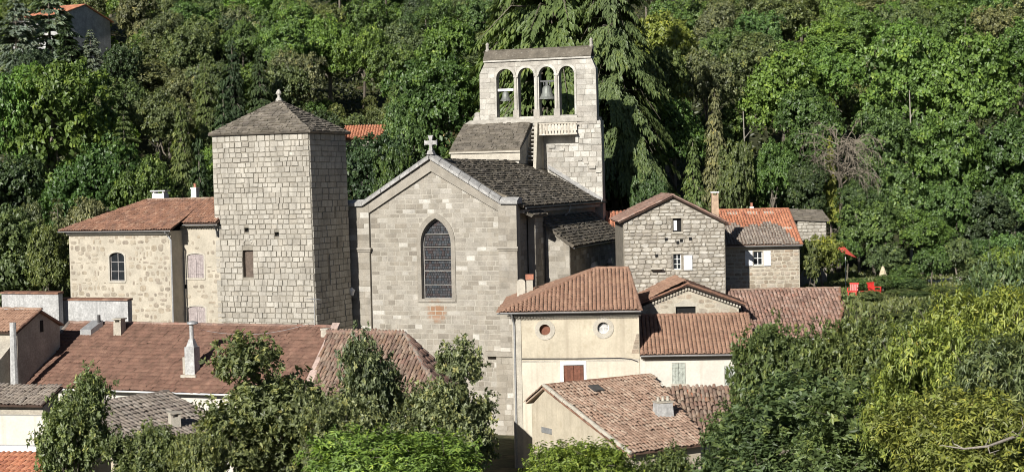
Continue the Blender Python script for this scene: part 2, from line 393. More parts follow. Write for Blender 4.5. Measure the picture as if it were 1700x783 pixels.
MT['dull_wood'] = mk('dull_wood', [(.13, .10, .08), (.15, .115, .09)], nscale=5)
MT['mauve_wood'] = mk('mauve_wood', [(.36, .31, .30), (.40, .345, .33)], nscale=5)
MT['green_wood'] = mk('green_wood', [(.35, .375, .32), (.39, .41, .36)], nscale=5)
MT['pale_wood'] = mk('pale_wood', [(.52, .47, .38), (.58, .53, .44), (.47, .42, .34)], nscale=5)
MT['bronze'] = mk('bronze', [(.20, .21, .19), (.24, .25, .225)], rough=.55, metal=.3)
MT['iron'] = mk('iron', [(.10, .10, .10), (.12, .12, .115)], rough=.6)
MT['brick_red'] = mk('brick_red', [(.40, .17, .11), (.46, .21, .14)], nscale=4)
MT['red_plastic'] = mk('red_plastic', [(.62, .035, .03), (.66, .045, .035)], rough=.4, spec=.5, bump=0, namt=.08, famt=.05)
MT['red_cloth'] = mk('red_cloth', [(.62, .09, .06), (.66, .11, .075)], rough=.9)
MT['limestone'] = mk('limestone', [(.58, .54, .47), (.64, .60, .53), (.50, .46, .39)], nscale=2, bump=.8)
MT['straw'] = mk('straw', [(.50, .42, .28), (.55, .47, .32)], nscale=6)

# ------------------------------------------------------------------ terrain
HP = [(-40, 17.2), (-2, 16.4), (8, 14.4), (20, 11.2), (35, 7.6), (50, 4.6), (68, 1.4), (82, 0.3), (110, 0.6), (128, 2.2), (140, 5.5), (155, 11.5), (172, 18.0), (200, 25.8), (230, 32.5), (260, 38.5), (300, 48), (360, 63), (500, 92), (900, 140), (2200, 210)]
HX = np.array([h[0] for h in HP], float); HY = np.array([h[1] for h in HP], float)
def sstep(x, a, b):
    t = np.clip((x - a) / (b - a), 0, 1); return t * t * (3 - 2 * t)
def hill(x, y):
    x = np.asarray(x, float); y = np.asarray(y, float)
    z = np.interp(y, HX, HY)
    far = sstep(y, 128, 165)
    z = z + far * (1.6 * np.sin(x * .043 + y * .021) + .9 * np.sin(x * .11 - y * .07 + 1.3) + .35 * np.sin(x * .31 + 2) * np.sin(y * .27))
    terr = 9.4 * sstep(x, 19.0, 22.5) * sstep(y, 84, 98) * (1 - sstep(y, 134, 150)) + 0.0
    z = np.maximum(z, terr + .12 * np.sin(x * 1.1) * np.sin(y * .9) * (terr > 5))
    return z
xs = np.unique(np.concatenate([np.linspace(-900, -160, 20), np.linspace(-160, 160, 161), np.linspace(160, 900, 20)]))
ys = np.unique(np.concatenate([np.linspace(-300, -40, 8), np.linspace(-40, 130, 86), np.linspace(130, 330, 120), np.linspace(330, 2200, 40)]))
X, Y = np.meshgrid(xs, ys); Z = hill(X, Y)
V = np.stack([X, Y, Z], -1).reshape(-1, 3); nx = len(xs)
I0 = (np.arange(len(ys) - 1)[:, None] * nx + np.arange(nx - 1)[None]).ravel()
MT['ground'] = mk('ground', [(.055, .060, .026), (.055, .060, .026)], nscale=.12, namt=.45, fscale=1.8, famt=.5, bump=.6, bdist=.15, lichen=[((.16, .125, .065), .35, .52, .66, .8), ((.03, .045, .015), .9, .5, .62, .7)])
link('ground', np_mesh('ground', V, np.stack([I0, I0 + 1, I0 + nx + 1, I0 + nx], 1), np.zeros(len(I0)), MT['ground'], True), kind='structure')

# ------------------------------------------------------------------ roofs
def in_poly(P, poly):
    x, y = P[:, 0], P[:, 1]; c = np.zeros(len(P), bool); n = len(poly)
    for i in range(n):
        (x0, y0), (x1, y1) = poly[i], poly[(i + 1) % n]
        if y0 == y1: continue
        k = ((y0 > y) != (y1 > y)) & (x < (x1 - x0) * (y - y0) / (y1 - y0) + x0); c ^= k
    return c

def plane_axes(P):     # P[0]->P[1] runs along the eave
    P = [np.asarray(p, float) for p in P]; O = P[0]; U = P[1] - O; U = U / np.linalg.norm(U)
    n = np.cross(P[1] - P[0], P[-1] - P[0]); n /= np.linalg.norm(n)
    if n[2] < 0: n = -n
    Vv = np.cross(n, U)
    if Vv[2] < 0: Vv = -Vv
    return O, U, Vv, n, [((p - O) @ U, (p - O) @ Vv) for p in P]

def tile_template(pitch, course, ns=4, flat=False):
    if flat:
        x = np.array([-.49, -.3, -.12, .2, .5]) * pitch; h = np.array([.035, .05, .028, .026, .03])
        T = np.concatenate([np.stack([x, np.zeros(5), h + .03], 1), np.stack([x, np.full(5, course * 1.12), h - .02], 1), np.stack([x, np.zeros(5), h - .03], 1)])
        return T, np.array([[i, i + 1, 6 + i, 5 + i] for i in range(4)] + [[10 + i, 11 + i, i + 1, i] for i in range(4)])
    r0, r1 = pitch * .47, pitch * .36; L = course * 1.22
    a = np.linspace(0, math.pi, ns + 1)
    lo = np.stack([-r0 * np.cos(a), np.zeros(ns + 1), r0 * .78 * np.sin(a) + .035], 1)
    hi = np.stack([-r1 * np.cos(a), np.full(ns + 1, L), r1 * .78 * np.sin(a) + .005], 1)
    li = np.stack([-r0 * .78 * np.cos(a), np.zeros(ns + 1), r0 * .58 * np.sin(a) + .025], 1)
    T = np.concatenate([lo, hi, li]); n = ns + 1
    F = [[i, i + 1, n + i + 1, n + i] for i in range(ns)] + [[2 * n + i, 2 * n + i + 1, i + 1, i] for i in range(ns)]
    return T, np.array(F)

def tiled(parent, P, mat, pan=None, pitch=0.21, course=0.36, jit=1.0, lift=0.0, singles=0, thick=0.10, rmap=None, name='roof', skip=None, deck=None, flat=False):
    """one roof plane: deck with pan tiles under a covering of real barrel tiles"""
    O, U, Vv, n, q = plane_axes(P)
    
    if deck is None: mb = MB(); mb.slab([p for p in P], thick); deck = mb.build(name, pan or MT['pan'], parent)
    u0, u1 = min(a for a, b in q), max(a for a, b in q); v0, v1 = min(b for a, b in q), max(b for a, b in q)
    T, F = tile_template(pitch, course, flat=flat)
    cu = np.arange(u0 + pitch * .5, u1, pitch); cv = np.arange(v0 - .04, v1 - course * .4, course)
    A, B = np.meshgrid(cu, cv); A = A.ravel(); B = B.ravel()
    k = in_poly(np.stack([A, B + course * .5], 1), q)
    A, B = A[k], B[k]; N = len(A)
    if skip is not None:
        k = ~skip(A, B); A, B = A[k], B[k]; N = len(A)
    colj = (np.sin(A * 37.7) * .5) * .05
    A2 = A + RNG.normal(0, .008 * jit, N); B2 = B + RNG.normal(0, .018 * jit, N) + colj
    ang = RNG.normal(0, .025 * jit, N); hh = RNG.normal(.0, .007 * jit, N) + lift
    wav = .03 * jit * (1 + np.sin(A * .9 + B * .5) * np.sin(B * 1.1 + A * .2))
    x = T[None, :, 0] * np.cos(ang)[:, None] - T[None, :, 1] * np.sin(ang)[:, None] + A2[:, None]
    y = T[None, :, 0] * np.sin(ang)[:, None] + T[None, :, 1] * np.cos(ang)[:, None] + B2[:, None]
    h = T[None, :, 2] + (hh + wav)[:, None]
    W = O + x[..., None] * U + y[..., None] * Vv + h[..., None] * n
    rn = RNG.random(N)
    if rmap is not None: rn = rmap(A, B, rn)
    mi = inv_of(deck.parent); mi = np.array(mi)
    W = W @ mi[:3, :3].T + mi[:3, 3]
    sel = np.zeros(N, bool)
    if singles: sel[np.argsort(np.linalg.norm(W[:, 0] - (mi[:3, :3] @ CP + mi[:3, 3]), axis=1))[:singles]] = True
    keep = ~sel; nk = keep.sum()
    if nk:
        FF = (F[None] + (np.arange(nk) * len(T))[:, None, None]).reshape(-1, 4)
        me = np_mesh('tile_covering', W[keep].reshape(-1, 3), FF, np.repeat(rn[keep], len(F)), mat)
        link('tile_covering', me, deck, kind='stuff')
    if singles:
        tm = np_mesh('tile', T - np.array([0, .2, 0]), F, None, mat)
        R3 = np.stack([U, Vv, n], 1); R3 = mi[:3, :3] @ R3
        for i in np.nonzero(sel)[0]:
            c = O + A2[i] * U + (B2[i] + .2) * Vv + (hh[i] + wav[i]) * n; c = mi[:3, :3] @ c + mi[:3, 3]
            o = bpy.data.objects.new('tile', tm); COL.objects.link(o); o.parent = deck
            o.matrix_local = Matrix.Translation(Vector(c)) @ Matrix([[*R3[0]], [*R3[1]], [*R3[2]]]).to_4x4() @ Matrix.Rotation(ang[i], 4, 'Z')
    return deck

def ridge(parent, p0, p1, mat, r=.13, l=.38, name='ridge_tiling'):
    p0 = np.asarray(p0, float); p1 = np.asarray(p1, float); d = p1 - p0; L = np.linalg.norm(d); d /= L
    s = np.cross(d, [0, 0, 1.0]); s /= np.linalg.norm(s); up = np.cross(s, d)
    mb = MB(); k = max(1, int(L / l))
    for i in range(k):
        a = p0 + d * (i * L / k - .03); b = p0 + d * ((i + 1) * L / k + .05); r0 = r * random.uniform(.95, 1.08); jz = random.uniform(-.012, .012)
        V = []
        for c, rr in ((a, r0), (b, r0 * .85)):
            V += [c + rr * (-math.cos(t) * s + (math.sin(t) * .85) * up) + up * (jz + .02) for t in np.linspace(-.15, math.pi + .15, 7)]
        mb.add(V, [(j, j + 1, 8 + j, 7 + j) for j in range(6)] + [tuple(range(7))])
    return mb.build(name, mat, parent, kind='stuff')

def slabbed(parent, P, mat, rows=(.28, .4), lens=(.3, .8), t=.06, thick=.12, name='roof', deckmat=None):
    """stone-slab roof plane: overlapping split slabs in uneven rows, every piece clipped to the plane's outline"""
    O, U, Vv, n, q = plane_axes(P)
    mb = MB(); mb.slab(P, thick); deck = mb.build(name, deckmat or mat, parent)
    mb = MB()
    for c, w in courses(q, rows, lens, .025, (), .05):
        vm = min(p[1] for p in c); vM = max(p[1] for p in c); hh = random.uniform(.5, 1.2) * t; sk = random.uniform(-.02, .02)
        cx = sum(p[0] for p in c) / len(c)
        c2 = [(x + random.uniform(-.02, .02), y + random.uniform(-.03, .03)) for x, y in c]
        f = lambda u, v, h: O + u * U + v * Vv + n * (h + (.045 + sk * (u - cx)) * (1 - (v - vm) / (vM - vm + 1e-6)))
        add_piece(mb, f, c2, -.05, hh, .012, .006)
    mb.build('slab_covering', mat, deck, kind='stuff')
    return deck

def gutter(parent, fr, u0, u1, d, z, r=.075, mat=None, name='gutter'):
    mb = MB(); prof = [(-math.cos(a) * r, -math.sin(a) * r) for a in np.linspace(0, math.pi, 7)]
    prof += [(x * .85, y * .85) for x, y in reversed(prof)]
    k = len(prof)
    P = [fr.w(u0, d + x, z + y) for x, y in prof] + [fr.w(u1, d + x, z + y) for x, y in prof]
    mb.add(P, [(i, (i + 1) % k, k + (i + 1) % k, k + i) for i in range(k)] + [tuple(range(k)), tuple(range(2 * k - 1, k - 1, -1))])
    return mb.build(name, mat or MT['zinc'], parent)

def pipe(parent, pts, r=.05, mat=None, name='downpipe'):
    mb = MB(); mb.tube(pts, r, 8); return mb.build(name, mat or MT['zinc'], parent)

def genoise(parent, fr, u0, u1, z, rows=2, mat=None, d=0.0, pitch=.2):
    """rows of mortared half-round tiles corbelled out under the eave; z = top of the cornice"""
    mb = MB(); mm = MB()
    for k in range(rows):
        out = .13 * (rows - k); zb = z - .13 * (k + 1)
        mm.box(fr, u0, u1, d - out + .015, d + .1, zb + .095, zb + .128)
        for i in range(int((u1 - u0) / pitch)):
            uc = u0 + (i + .5 + .5 * (k % 2)) * pitch
            a = np.linspace(0, math.pi, 6); r = pitch * .44
            V = [fr.w(uc - math.cos(t) * r, d - out, zb + math.sin(t) * .088) for t in a] + [fr.w(uc - math.cos(t) * r, d + .05, zb + math.sin(t) * .088) for t in a]
            V += [fr.w(uc - math.cos(t) * r * .8, d - out, zb + math.sin(t) * .062) for t in a]
            V += [fr.w(uc - math.cos(t) * r * .8, d + .05, zb + math.sin(t) * .062) for t in a]
            mb.add(V, [(j, j + 1, 7 + j, 6 + j) for j in range(5)] + [(12 + j, 13 + j, 1 + j, j) for j in range(5)] + [(12 + j, 13 + j, 19 + j, 18 + j) for j in range(5)])
    c = mm.build('cornice', mat or MT['trim'], parent)
    mb.build('cornice_tiling', mat or MT['trim'], c, kind='stuff')

def rect_px(fr, x0, y0, x1, y1, d=0):
    a = fr.uz(x0, y1, d); b = fr.uz(x1, y0, d); return a[0], b[0], a[1], b[1]      # u0,u1,z0,z1
def rc(u0, u1, z0, z1): return [(u0, z0), (u1, z0), (u1, z1), (u0, z1)]
def arch(u0, u1, z0, z1, rise, n=8, pointed=False):
    P = [(u0, z0), (u1, z0)]; c = (u0 + u1) / 2; h = (u1 - u0) / 2; zs = z1 - rise
    if pointed:
        R = (h * h + rise * rise) / (2 * h)
        for i in range(n + 1):
            a = i / n * math.asin(min(1, rise / R)); P.append((u1 - R + R * math.cos(a), zs + R * math.sin(a)))
        for i in range(n, -1, -1):
            a = i / n * math.asin(min(1, rise / R)); P.append((u0 + R - R * math.cos(a), zs + R * math.sin(a)))
        P.pop(len(P) - n - 1)
        return P
    for i in range(2 * n + 1):
        a = math.pi * i / (2 * n); P.append((c + h * math.cos(a), zs + rise * math.sin(a)))
    return P

def ring(mb, fr, inner, outer, d0, d1, r=None):
    n = len(inner); P = [fr.w(u, d0, z) for u, z in inner] + [fr.w(u, d0, z) for u, z in outer] + [fr.w(u, d1, z) for u, z in inner] + [fr.w(u, d1, z) for u, z in outer]
    mb.add(P, [(i, (i + 1) % n, n + (i + 1) % n, n + i) for i in range(n)] + [(n + i, n + (i + 1) % n, 3 * n + (i + 1) % n, 3 * n + i) for i in range(n)] + [(i, 2 * n + i, 2 * n + (i + 1) % n, (i + 1) % n) for i in range(n)], r)

def window(parent, fr, u0, u1, z0, z1, d=.14, style='glass', mat=None, sill=True, bars=(1, 2), frame_mat=None, label=None):
    """a recessed window: pane behind a frame with glazing bars, or closed shutters of vertical boards"""
    e = bpy.data.objects.new('window', None); COL.objects.link(e); e.parent = parent
    m = inv_of(parent) @ Matrix.Translation(Vector(fr.w((u0 + u1) / 2, d, z0)))
    e.location = m.translation
    if label: e['label'] = label
    fm = frame_mat or MT['white_paint']
    w = .05
    if style == 'glass':
        mb = MB(); mb.box(fr, u0, u1, d + .02, d + .05, z0, z1); mb.build('pane', MT['glass'], e)
        mb = MB(); mb.box(fr, u0, u0 + w, d - .03, d + .018, z0, z1); mb.box(fr, u1 - w, u1, d - .03, d + .018, z0, z1)
        mb.box(fr, u0 + w, u1 - w, d - .03, d + .018, z0, z0 + w); mb.box(fr, u0 + w, u1 - w, d - .03, d + .018, z1 - w, z1)
        for i in range(1, bars[0] + 1): c = u0 + (u1 - u0) * i / (bars[0] + 1); mb.box(fr, c - .025, c + .025, d - .027, d + .016, z0 + w, z1 - w)
        for i in range(1, bars[1] + 1): c = z0 + (z1 - z0) * i / (bars[1] + 1); mb.box(fr, u0 + w, u1 - w, d - .022, d + .014, c - .02, c + .02)
        mb.build('frame', fm, e)
    elif style == 'dark':
        mb = MB(); mb.box(fr, u0, u1, d, d + .05, z0, z1); mb.build('pane', MT['dark'], e)
    else:
        c = (u0 + u1) / 2
        for a, b in ((u0 + .01, c - .008), (c + .008, u1 - .01)):
            s = MB(); k = max(2, int((b - a) / .15))
            for i in range(k):
                s.box(fr, a + (b - a) * i / k + .004, a + (b - a) * (i + 1) / k - .004, d, d + .04, z0 + .01, z1 - .005)
            for zz in (.2, .8): s.box(fr, a + .01, b - .01, d - .025, d + .002, z0 + (z1 - z0) * zz - .05, z0 + (z1 - z0) * zz + .05)
            s.build('shutter', mat or MT['grey_wood'], e)
    if sill:
        s = MB(); s.box(fr, u0 - .09, u1 + .09, -.07, d + .01, z0 - .11, z0 - .004); s.build('sill', MT['trim'], e)
    return e

def chimney(fr_at, parent_none, name, label, w, dp, h, z0, th, mat, cap='slab', capmat=None, pots=0, group=None):
    """free-standing stack on a roof: body, cap on little piers, pots; each a thing that could be lifted off the roof"""
    f = frame_at(fr_at[0], fr_at[1], th); e = f.thing(name, label, 'chimney', z0, group)
    mb = MB(); hw, hd = w / 2, dp / 2
    mb.hexa([f.w(-hw * 1.06, -hd * 1.06, z0), f.w(hw * 1.06, -hd * 1.06, z0), f.w(hw * 1.06, hd * 1.06, z0), f.w(-hw * 1.06, hd * 1.06, z0), f.w(-hw, -hd, z0 + h), f.w(hw, -hd, z0 + h), f.w(hw, hd, z0 + h), f.w(-hw, hd, z0 + h)]); mb.build('stack', mat, e)
    if cap == 'slab':
        mb = MB(); g = .16
        for a in (-1, 1):
            mb.box(f, a * hw * .8 - .05, a * hw * .8 + .05, -hd * .9, hd * .9, z0 + h, z0 + h + g)
        mb.build('cap_pier', mat, e)
        mb = MB(); mb.box(f, -hw * 1.25, hw * 1.25, -hd * 1.25, hd * 1.25, z0 + h + g, z0 + h + g + .08); mb.build('cap', capmat or mat, e)
    elif cap == 'band':
        mb = MB(); mb.box(f, -hw * 1.15, hw * 1.15, -hd * 1.15, hd * 1.15, z0 + h, z0 + h + .1); mb.build('cap', capmat or mat, e)
        z1 = z0 + h + .1
        for i in range(pots):
            mb = MB(); c = f.w((i - (pots - 1) / 2) * w / max(1, pots), 0, z1); mb.lathe(c, [(.10, 0), (.09, .22), (.11, .25), (.11, .29), (.07, .29)], 10); mb.build('pot', MT['brick_red'], e)
    return e

# ================================================================== CHURCH
K = Fr(857, 345, 107, 18)
_sc = K.w(*[K.uz(723, 517)[0], 0.2, K.uz(723, 517)[1]])
MT['church_stone'] = mk('church_stone', CH, nscale=1.2, namt=.25, bump=.5, lichen=[((.30, .27, .22), 3, .6, .75, .35)], streak=((.34, .29, .22), .3), stain=(tuple(_sc), (.85, .95), (.30, .15, .075), .75))
church = K.thing('church', 'pale stone church with pointed-arch window, gable cross and tall four-arched bell gable', 'church', -.5)
uL, uR, uc = -12.5, 0.0, -6.2
PN = .22                                  # the field between the corner strips is set back this far
g = rect_px(K, 699, 362, 746, 496); hole = arch(g[0], g[1], g[2], g[3], 1.75, 8, True)
facade_out = [(uL + .1, -.5), (uR - .1, -.5), (uR - .1, 16.35), (-1.0, 16.5), (uc, 19.55), (-11.4, 16.5), (uL + .1, 16.35)]
mb = MB(); mb.wall(K, facade_out, [hole], PN, 1.1, .45); facade = mb.build('facade_wall', MT['mortar_cream'], church)
sur = arch(g[0] - .3, g[1] + .3, g[2] - .25, g[3] + .38, 2.0, 8, True)
panel = [(-10.9, 1), (-1.36, 1), (-1.36, 15.95), (uc, 18.75), (-10.9, 15.95)]
allst = courses(panel, (.28, .42), (.36, .95), .05, [sur], .015)
allst = [s for s in allst if max(p[1] for p in s[0]) > 3.2]
masonry(K, facade, allst, MT['church_stone'], .016, 190, PN, bev=.012)
mb = MB(); ring(mb, K, hole, sur, PN - .07, PN + .03); mb.build('window_surround', MT['church_stone'], facade)
# corner strips, gable band
mb = MB()
mb.prism(K, [(uL, -.5), (-10.93, -.5), (-10.93, 15.9), (-10.93, 16.6), (uL, 16.4)], -.0, PN + .1)
mb.prism(K, [(-1.34, -.5), (uR, -.5), (uR, 16.4), (-1.34, 16.6), (-1.34, 15.95)], -.0, PN + .1)
mb.prism(K, [(-10.93, 15.95), (uc, 18.78), (uc, 19.6), (-10.93, 16.6)], .02, PN + .1)
mb.prism(K, [(uc, 18.78), (-1.34, 15.95), (-1.34, 16.6), (uc, 19.6)], .02, PN + .1)
strips = mb.build('corner_strip', MT['church_stone'], church)
for (a, b) in ((uL, -10.93), (-1.34, uR)):
    masonry(K, strips, courses([(a, 1), (b, 1), (b, 16.0), (a, 16.0)], (.34, .46), (.5, .9), .03), MT['church_stone'], .014, 0, -.0, bev=.008)
for (a, b) in ((uL - .08, -10.8), (-1.45, uR + .1)):
    z = K.uz(600, 414)[1]
    mb = MB(); mb.prism(K, [(a, z), (b, z), (b, z + .12), (a, z + .12)], -.14, .1); mb.prism(K, [(a + .05, z - .16), (b - .05, z - .16), (b - .05, z), (a + .05, z)], -.07, .1); mb.build('ledge', MT['church_stone'], church)
mb = MB(); zl = K.uz(825, 585)[1]; mb.box(K, -2.4, .12, -.35, .1, zl - .22, zl + .1); mb.build('ledge', MT['church_stone'], church)
mb = MB(); mb.box(K, -1.6, .05, -.22, .08, -.5, zl - .23); mb.build('buttress', MT['church_stone'], church)
masonry(K, church, courses([(-1.6, 0), (.05, 0), (.05, zl - .25), (-1.6, zl - .25)], (.34, .46), (.4, .8), .03), MT['church_stone'], .02, 0, -.22, bev=.01)
# gable coping
def cop(p, q, k, last):
    for i in range(k):
        a = [p[j] + (q[j] - p[j]) * i / k for j in (0, 1)]; b = [p[j] + (q[j] - p[j]) * ((i + 1) / k - .006) for j in (0, 1)]
        m = MB(); j = random.uniform(-.012, .012)
        P = []
        for (x, zz) in (a, b):
            P.append([K.w(x, -.22 + j, zz), K.w(x, -.22 + j, zz + .22), K.w(x, .28, zz + .46), K.w(x, .9, zz + .40), K.w(x, .9, zz)])
        m.add(P[0] + P[1], [(0, 1, 6, 5), (1, 2, 7, 6), (2, 3, 8, 7), (3, 4, 9, 8), (4, 0, 5, 9), (4, 3, 2, 1, 0), (5, 6, 7, 8, 9)])
        m.build('coping_stone', MT['coping'], church)
cop((uL - .15, 16.42), (-11.35, 16.44), 1, 0); cop((-11.34, 16.46), (uc - .02, 19.62), 7, 0)
cop((uc + .02, 19.62), (-1.14, 16.46), 7, 0); cop((-1.13, 16.44), (uR + .15, 16.42), 1, 0)
# cross
mb = MB(); cz = 19.95; cu = uc + .02
mb.prism(K, [(cu - .26, cz), (cu + .26, cz), (cu + .14, cz + .28), (cu - .14, cz + .28)], -.1, .42); mb.build('cross_base', MT['coping'], church)
c0 = cz + .28; s = .13; L = .46; f = .21
cross = [(cu - s, c0), (cu + s, c0), (cu + s * .7, c0 + .38), (cu + L * .8, c0 + .40), (cu + L, c0 + .34), (cu + L, c0 + .72), (cu + L * .8, c0 + .66), (cu + s * .7, c0 + .68), (cu + f * .8, c0 + .98), (cu + f, c0 + 1.04), (cu - f, c0 + 1.04), (cu - f * .8, c0 + .98), (cu - s * .7, c0 + .68), (cu - L * .8, c0 + .66), (cu - L, c0 + .72), (cu - L, c0 + .34), (cu - L * .8, c0 + .40), (cu - s * .7, c0 + .38)]
mb = MB()
V = [K.w(u, .06, z) for u, z in cross] + [K.w(u, .26, z) for u, z in cross]; n = len(cross)
tri = [tuple(t) for t in tessellate_polygon([[Vector((u, z, 0)) for u, z in cross]])]
mb.add(V, tri + [tuple(n + i for i in t) for t in tri] + [(i, i + n, (i + 1) % n + n, (i + 1) % n) for i in range(n)]); mb.build('cross', MT['coping'], church)
# stained window: six panels of little quarries between iron bars
win = bpy.data.objects.new('stained_window', None); COL.objects.link(win); win.parent = church
bars = [g[2] + (g[3] - g[2]) * k for k in (0, .17, .345, .48, .64, .80, 1.0)]
for i in range(6):
    mb = MB()
    for p, w in courses([(u, z) for u, z in hole], (.16, .2), (.12, .26), .022):
        zc = sum(q[1] for q in p) / len(p)
        if bars[i] <= zc < bars[i + 1]: add_piece(mb, lambda u, v, h: K.w(u, PN + .42 - h, v), p, 0, .012, .006, .004)
    mb.build('stained_panel', MT['stained'], win)
mb = MB()
for zz in bars[1:-1]:
    sp = hole_span(hole, zz - .02, zz + .02); mb.box(K, sp[0], sp[1], PN + .33, PN + .4, zz - .03, zz + .03)
ring(mb, K, [(g[0] + (u - g[0]) * .9 + (g[1] - g[0]) * .05, g[2] + (z - g[2]) * .965 + .06) for u, z in hole], hole, PN + .34, PN + .42)
mb.build('iron_bar', MT['lead'], win)
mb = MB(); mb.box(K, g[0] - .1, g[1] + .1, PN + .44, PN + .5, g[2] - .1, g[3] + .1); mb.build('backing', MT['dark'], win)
mb = MB(); mb.prism(K, rc(g[0] - .25, g[1] + .25, g[2] - .2, g[2] - .01), PN - .12, PN + .4); mb.build('sill', MT['church_stone'], win)

# nave
nw = [(uL + .25, -.5), (uR - .2, -.5), (uR - .2, 16.2), (uc, 19.3), (uL + .25, 16.2)]
mb = MB(); mb.prism(K, nw, 1.08, 23.6); nave = mb.build('nave_wall', MT['church_stone'], church)
slabbed(church, [K.w(.32, .7, 16.22), K.w(.32, 23.2, 16.22), K.w(uc, 23.2, 19.62), K.w(uc, .7, 19.62)], MT['slab'], name='nave_roof')
mb = MB(); mb.slab([K.w(uL - .3, .7, 16.22), K.w(uL - .3, 23.2, 16.22), K.w(uc, 23.2, 19.60), K.w(uc, .7, 19.60)], .15); mb.build('nave_roof', MT['slab'], church)
mb = MB(); mb.box(K, -.19, .2, 1.12, 23, 15.75, 15.98); mb.build('cornice', MT['church_stone'], church)
# stair turret and side chapel against the right flank
mb = MB(); mb.prism(K, [(-.1, -.5), (.4, -.5), (.4, 15.55), (-.1, 15.9)], 2.9, 5.0); mb.build('turret_wall', MT['church_stone'], church)
slabbed(church, [K.w(.75, 1.3, 15.55), K.w(.75, 5.02, 15.55), K.w(-.15, 5.02, 15.98), K.w(-.15, 1.3, 15.98)], MT['slab'], name='turret_roof')
mb = MB(); ch = [(-.1, -.5), (2.25, -.5), (2.25, 13.45), (-.1, 15.25)]; mb.prism(K, ch, 5.15, 20.4); chap = mb.build('chapel_wall', MT['mortar_cream'], church)
masonry(K, chap, courses(ch, (.34, .46), (.45, .95), .03), MT['church_stone'], .02, 0, 5.15, bev=.01)
mb = MB()
for p, w in courses([(5.2, 6), (20.4, 6), (20.4, 13.4), (5.2, 13.4)], (.32, .42), (.45, .95), .03): add_piece(mb, lambda u, v, h: K.w(2.25 + h, u, v), p, -.02, .025, .012, .006)
mb.build('masonry', MT['church_stone'], chap, kind='stuff')
mb = MB()
for p, w in courses([(2.95, 6), (5.0, 6), (5.0, 15.4), (2.95, 15.4)], (.32, .42), (.45, .95), .03): add_piece(mb, lambda u, v, h: K.w(.4 + h, u, v), p, -.02, .025, .012, .006)
mb.build('masonry', MT['church_stone'], church, kind='stuff')
slabbed(church, [K.w(2.62, 4.85, 13.25), K.w(2.62, 20.7, 13.25), K.w(-.15, 20.7, 15.35), K.w(-.15, 4.85, 15.35)], MT['slab'], name='chapel_roof', rows=(.26, .36), lens=(.3, .7))
mb = MB(); mb.tube([K.w(2.68, 4.85, 13.14), K.w(2.68, 20.7, 13.14)], .06, 6); mb.build('gutter', MT['dark_metal'], church)
pipe(church, [K.w(2.5, 20.2, 13.0), K.w(2.36, 20.2, 12.7), K.w(2.36, 20.2, 5)], .055, MT['dark_metal'])
pipe(church, [K.w(.55, 4.9, 15.3), K.w(.55, 4.9, 4)], .05, MT['dark_metal'])
mb = MB()
for p, w in courses([(1.2, 6), (2.85, 6), (2.85, 15.4), (1.2, 15.4)], (.32, .42), (.45, .95), .03): add_piece(mb, lambda u, v, h: K.w(-.2 + h, u, v), p, -.02, .025, .012, .006)
mb.build('masonry', MT['church_stone'], church, kind='stuff')
mb = MB(); mb.tube([K.w(.42, .9, 16.1), K.w(.42, 23, 16.1)], .07, 6); mb.build('gutter', MT['dark_metal'], church)
mb = MB(); mb.tube([K.w(.42, 12, 16.12), K.w(.36, 12, 15.6), K.w(-.1, 12, 15.2)], .06, 6); mb.build('gutter_elbow', MT['zinc'], church)

# bell gable
DB = 22.5
B = lambda x, y: K.uz(x, y, DB)
holes = []
for (x0, x1, y0, y1) in ((825.5, 853, 114, 195), (861.5, 886.5, 112, 194), (896, 920, 110, 192.5), (929.5, 953, 109, 191)):
    a, b, z0, z1 = rect_px(K, x0, y0, x1, y1, DB); holes.append(arch(a, b, z0, z1, (b - a) * .5, 6))
zs = (B(800, 200)[1] + B(990, 193)[1]) / 2
bo = [(B(797, 200)[0], zs), (B(991, 193)[0], zs), (B(989, 113)[0], B(989, 113)[1]), (B(981, 98)[0], B(981, 98)[1]), (B(980, 93)[0], 28.05), (B(806, 104)[0], 28.05), (B(807, 109)[0], B(807, 109)[1]), (B(796, 124)[0], B(796, 124)[1])]
mb = MB(); mb.wall(K, bo, holes, DB, DB + .7, .7); bg_ = mb.build('bell_gable', MT['bell_stone'], church)
sur2 = [[(u + (.17 if u > (min(p[0] for p in h) + max(p[0] for p in h)) / 2 else -.17), z + (.17 if z > zs + .6 else -.02)) for u, z in h] for h in holes]
conv = [(bo[0][0], zs), (bo[1][0], zs), (bo[2][0], bo[2][1]), (bo[3][0], 28.0), (bo[5][0], 28.0), (bo[7][0], bo[7][1])]
masonry(K, bg_, courses(conv, (.34, .5), (.45, 1.0), .03, sur2), MT['bell_stone'], .03, 90, DB, bev=.014)
for h, s2 in zip(holes, sur2):
    mb = MB(); ring(mb, K, h, s2, DB - .07, DB + .05); mb.build('arch_moulding', MT['bell_stone'], bg_)
    u0, u1 = min(p[0] for p in h), max(p[0] for p in h)
    mb = MB(); mb.box(K, u0 - .2, u1 + .2, DB - .16, DB + .68, zs - .02, zs + .16); mb.build('sill_stone', MT['bell_stone'], bg_)
pier_u = [(max(p[0] for p in holes[i]) + min(p[0] for p in holes[i + 1])) / 2 for i in range(3)]
for i, u in enumerate(pier_u):
    mb = MB(); mb.box(K, u - .26, u + .26, DB - .2, DB + .3, zs, zs + .75); mb.build('pier_base', MT['bell_stone'], bg_)
    zc = max(p[1] for p in holes[i]) - .75
    mb = MB(); mb.tube([K.w(u, DB - .1, zs + .7), K.w(u, DB - .1, zc)], .11, 10); mb.build('shaft', MT['bell_stone'], bg_)
    mb = MB(); mb.box(K, u - .2, u + .2, DB - .2, DB + .2, zc, zc + .14); mb.build('capital', MT['bell_stone'], bg_)
ul, ur = B(803, 100)[0], B(982, 90)[0]
